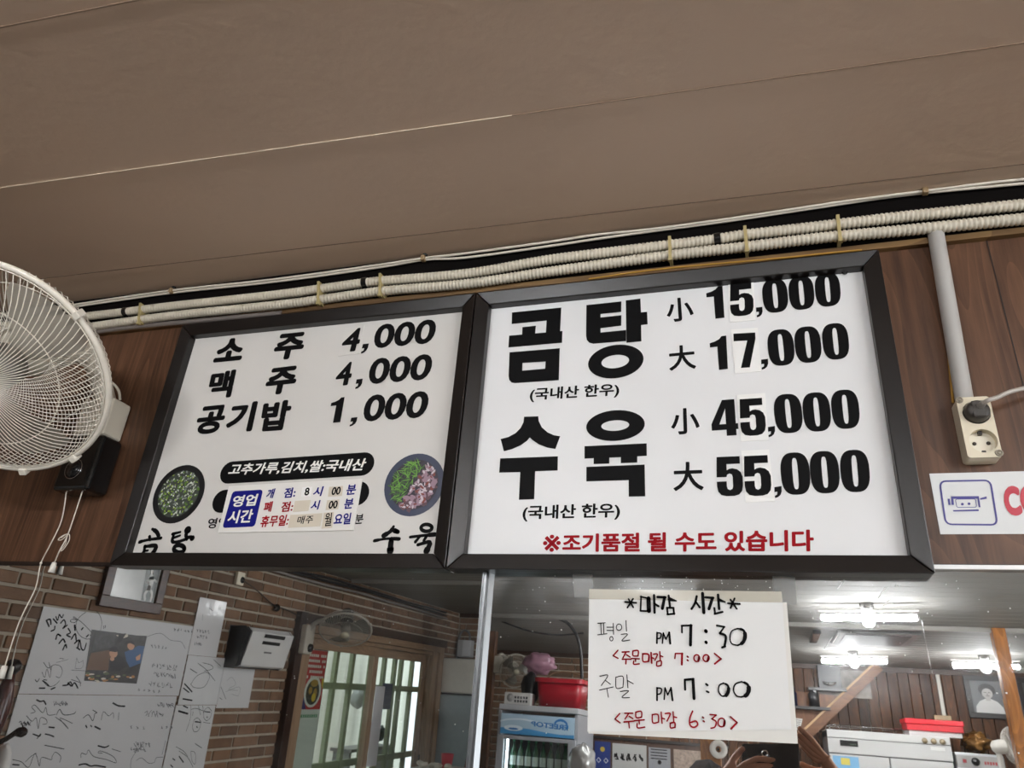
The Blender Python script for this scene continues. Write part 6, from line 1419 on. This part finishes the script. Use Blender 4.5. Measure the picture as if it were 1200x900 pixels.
# coat stand whose knob and finial show at the left edge of the mirror
cw = wood('coat_red', (40, 12, 8), (92, 34, 20), .2, 'z')
fz = hit(10, 805, 'y', -1.6, True); kn_ = hit(24, 858, 'y', -1.6, True)
cst = thing('coat_stand', (fz.x, -1.6, 0), 'dark red turned wooden coat stand at the left edge of the mirror', 'coat stand')
px_ = fz.x - .01
M().lathe([(0, .0), (.16, 0), (.16, .03), (.04, .06), (.025, .12), (.025, 1.1), (.032, 1.18), (.02, 1.24), (.03, 1.40), (.042, 1.52), (.028, 1.60), (.02, 1.645), (0, 1.65)], (px_, -1.6, 0), (0, 0, 1), 24).build('post', cw, cst)
M().lathe([(0, .0), (.02, 0), (.034, .02), (.034, .045), (.02, .062), (0, .066)], (px_, -1.6, 1.645), (0, 0, 1), 20).build('finial', mat('finial_black', (18, 12, 10), .25), cst)
mb = M(); a_ = V((px_, -1.6, kn_.z - .07)); mb.tube([a_, a_.lerp(kn_, .55), kn_ + V((-.03, 0, -.005)), kn_ + V((-.012, 0, 0)), kn_ + V((.01, 0, .002)), kn_ + V((.024, 0, .002)), kn_ + V((.03, 0, .002))], [.011, .011, .012, .019, .022, .016, .004], 14); mb.build('peg', mat('peg_dark', (32, 14, 12), .25), cst)
cl2 = crumple(tuple(hit(-2, 900, 'y', -1.70, True)), (.05, .04, .10), 61, .2, 20); tag(cl2.build('white_cloth', mat('cloth_white', (214, 214, 212), .7), loc=tuple(hit(0, 900, 'y', -1.63, True))), 'white cloth hanging on the coat stand peg', 'cloth')

# ================================================================== THE PERSON WITH THE PHONE
skin_m = mat('skin', (196, 142, 110), .5, noise=.06, nscale=20)
def skin_mesh(verts, edges, radii, root, sub=2):
    me = bpy.data.meshes.new('body'); me.from_pydata(verts, edges, []); o = bpy.data.objects.new('body', me); COL.objects.link(o)
    md = o.modifiers.new('skin', 'SKIN'); md.use_smooth_shade = True
    for i, r in enumerate(radii): me.skin_vertices[0].data[i].radius = (r, r)
    me.skin_vertices[0].data[root].use_root = True
    s_ = o.modifiers.new('sub', 'SUBSURF'); s_.levels = sub; s_.render_levels = sub
    dg = bpy.context.evaluated_depsgraph_get(); m2 = bpy.data.meshes.new_from_object(o.evaluated_get(dg))
    vs = [v.co.copy() for v in m2.vertices]; fs = [tuple(p.vertices) for p in m2.polygons]
    bpy.data.objects.remove(o); bpy.data.meshes.remove(me); bpy.data.meshes.remove(m2)
    return vs, fs
class Sk:
    def __init__(s): s.v = []; s.e = []; s.r = []
    def add(s, p, r, parent=None):
        s.v.append(V(p)); s.r.append(r); i = len(s.v) - 1
        if parent is not None: s.e.append((parent, i))
        return i
    def chain(s, pts, parent):
        for p, r in pts: parent = s.add(p, r, parent)
        return parent
HX, HY = -.175, -1.66          # stands behind the phone
ps_ = thing('person', (HX, HY, 0), 'person in a dark top holding up a phone with both hands', 'person')
def cs_(right, up, fwd):       # offset from the lens in camera axes
    return CAM + RGT * right + UPV * up + FWD * fwd
PHC = CAM + RGT * 0.012 + UPV * -0.006 - FWD * 0.012
s = Sk()
pel = s.add((HX, HY, .86), .135); w1 = s.add((HX, HY, 1.0), .125, pel); ch = s.add((HX, HY, 1.16), .135, w1); up_ = s.add((HX, HY, 1.28), .11, ch)
nk = s.add((HX, HY + .01, 1.34), .052, up_); hd_ = s.add((HX - .006, HY + .025, 1.41), .06, nk)
for sx in (-1, 1):
    hip = s.add((HX + sx * .09, HY, .80), .088, pel); kn2 = s.add((HX + sx * .10, HY + .02, .46), .056, hip); an_ = s.add((HX + sx * .105, HY - .01, .09), .036, kn2); s.add((HX + sx * .11, HY + .12, .04), .034, an_)
# right arm and hand: fingers lie along the phone's back, pointing up and inwards
shr = s.add((HX + .17, HY, 1.30), .056, up_); elr = s.add((HX + .30, HY + .12, 1.20), .042, shr)
wr_ = s.add((.195, -1.225, 1.575), .026, elr); pr1 = s.add((.168, -1.205, 1.628), .024, wr_)
for tip, mid, r in (((.094, -1.194, 1.722), (.128, -1.190, 1.690), .0085), ((.090, -1.193, 1.706), (.124, -1.189, 1.672), .0088), ((.091, -1.194, 1.692), (.126, -1.190, 1.656), .0085), ((.098, -1.196, 1.676), (.132, -1.192, 1.640), .0078)):
    k1 = s.add(V((.158, -1.197, 1.645)).lerp(V(mid), .35), r * 1.15, pr1); k2 = s.add(mid, r, k1); k3 = s.add(V(mid).lerp(V(tip), .55) + V((0, .002, 0)), r * .95, k2); s.add(tip, r * .8, k3)
t1 = s.add((.150, -1.222, 1.612), .011, pr1); t2 = s.add((.118, -1.228, 1.618), .0095, t1); s.add((.090, -1.228, 1.632), .008, t2)
# left arm and hand: fingers wrap the phone's lower back
shl = s.add((HX - .17, HY, 1.30), .056, up_); ell_ = s.add((HX - .20, HY + .16, 1.14), .042, shl)
wl_ = s.add((-.135, -1.235, 1.535), .026, ell_); pl1 = s.add((-.095, -1.210, 1.590), .024, wl_)
for tip, mid, r in (((.034, -1.199, 1.632), (-.020, -1.190, 1.634), .0085), ((.050, -1.199, 1.618), (-.012, -1.189, 1.616), .0088), ((.046, -1.199, 1.600), (-.014, -1.189, 1.597), .0085), ((.030, -1.202, 1.584), (-.026, -1.192, 1.580), .0078)):
    k1 = s.add(V((-.078, -1.200, 1.604)).lerp(V(mid), .35), r * 1.15, pl1); k2 = s.add(mid, r, k1); k3 = s.add(V(mid).lerp(V(tip), .55), r * .95, k2); s.add(tip, r * .8, k3)
t1 = s.add((-.088, -1.228, 1.622), .011, pl1); t2 = s.add((-.070, -1.232, 1.644), .0095, t1); s.add((-.052, -1.232, 1.660), .008, t2)
vs, fs = skin_mesh(s.v, s.e, s.r, pel)
mb = M(); mb.add(vs, fs, True)
HC = V((HX - .012, HY + .03, 1.482))
def headshape(p):
    q = p.copy()
    if q.z < 0: q.x *= 1 - .28 * min(1, -q.z / .12); q.y = q.y * (1 - .10 * min(1, -q.z / .12)) + .006 * (-q.z / .12)
    return q
mb.sphere(HC, (.075, .092, .118), 28, squish=headshape)
mb.sphere(HC + V((0, .094, -.018)), (.012, .016, .022), 10); mb.sphere(HC + V((0, .082, .018)), (.03, .014, .012), 10)
for sx in (-1, 1): mb.sphere(HC + V((sx * .076, 0, -.008)), (.009, .02, .032), 12)
body = mb.build('body', skin_m, ps_)
for sx in (-1, 1): M().sphere(HC + V((sx * .03, .080, .006)), (.012, .009, .008), 12).build('eye', mat('eye_dark', (30, 24, 22), .2), ps_)
M().sphere(HC + V((0, .083, -.058)), (.024, .010, .007), 12).build('lips', mat('lips', (150, 84, 78), .4), ps_)
rnd = random.Random(3)
def hairshape(p):
    q = p.copy()
    if q.y > .02 and q.z < .055: q.y = min(q.y, .045); 
    if q.z < -.05: q *= 1; q.z = max(q.z, -.075)
    return q * (1 + .02 * math.sin(p.x * 160) + .015 * math.sin(p.y * 130))
M().sphere(HC + V((0, -.006, .012)), (.086, .098, .122), 32, squish=hairshape).build('hair', mat('hair_black', (7, 6, 6), .75, spec=.15, bump=.4, bscale=120, stretch=(1, 1, .15)), ps_)
# clothes: top and trousers as slightly fuller skins
s2 = Sk(); p0 = s2.add((HX, HY, .84), .148); p1 = s2.add((HX, HY, 1.0), .142, p0); p2 = s2.add((HX, HY, 1.16), .150, p1); p3 = s2.add((HX, HY, 1.275), .124, p2); s2.add((HX, HY + .005, 1.335), .068, p3)
a = s2.add((HX + .17, HY, 1.30), .068, p3); b = s2.add((HX + .30, HY + .12, 1.20), .054, a); s2.add(V((HX + .30, HY + .12, 1.20)).lerp(V((.195, -1.225, 1.575)), .72), .038, b)
a = s2.add((HX - .17, HY, 1.30), .068, p3); b = s2.add((HX - .20, HY + .16, 1.14), .054, a); s2.add(V((HX - .20, HY + .16, 1.14)).lerp(V((-.135, -1.235, 1.535)), .72), .038, b)
vs, fs = skin_mesh(s2.v, s2.e, s2.r, p0); M().add(vs, fs, True).build('dark_top', mat('top_dark', (34, 34, 38), .8), ps_)
s2 = Sk(); p0 = s2.add((HX, HY, .88), .146)
for sx in (-1, 1):
    a = s2.add((HX + sx * .09, HY, .78), .102, p0); b = s2.add((HX + sx * .10, HY + .02, .46), .072, a); s2.add((HX + sx * .105, HY - .01, .10), .056, b)
vs, fs = skin_mesh(s2.v, s2.e, s2.r, p0); M().add(vs, fs, True).build('trousers', mat('trousers_navy', (40, 44, 58), .8), ps_)
for sx in (-1, 1): M().sphere((HX + sx * .11, HY + .06, .04), (.048, .13, .045), 16).build('shoe', mat('shoe_dark', (30, 28, 28), .5), ps_)
RM = Matrix((RGT, UPV, -FWD)).transposed()
ph_ = thing('phone', tuple(PHC), 'black phone held in both hands of the person', 'phone')
mb = M(); mb.box(PHC, (.158, .074, .0080), RM); mb.build('phone_body', mat('phone_black', (14, 14, 16), .15), ph_, bevel=.003, seg=3)
mb = M(); mb.lathe([(.0085, 0), (.0095, .002), (.0095, .0045), (.0065, .005)], PHC + RGT * -.012 + UPV * .006 + FWD * .004, FWD, 24); mb.build('lens_ring', M_CHROME, ph_)
mb = M(); mb.box(PHC - FWD * .0044, (.150, .068, .0006), RM); mb.build('screen', mat('screen_glow', (120, 110, 100), .2, emit=((150, 140, 130), .6)), ph_)

# the left wall and what belongs to it sit a little nearer the mirrors than first measured
for o in list(COL.objects):
    if o.parent is None and o.type in ('MESH', 'EMPTY'):
        cx = o.location.x if o.type == 'EMPTY' else o.location.x + sum(c[0] for c in o.bound_box) / 8
        if cx < -2.75: o.location.y += 0.034
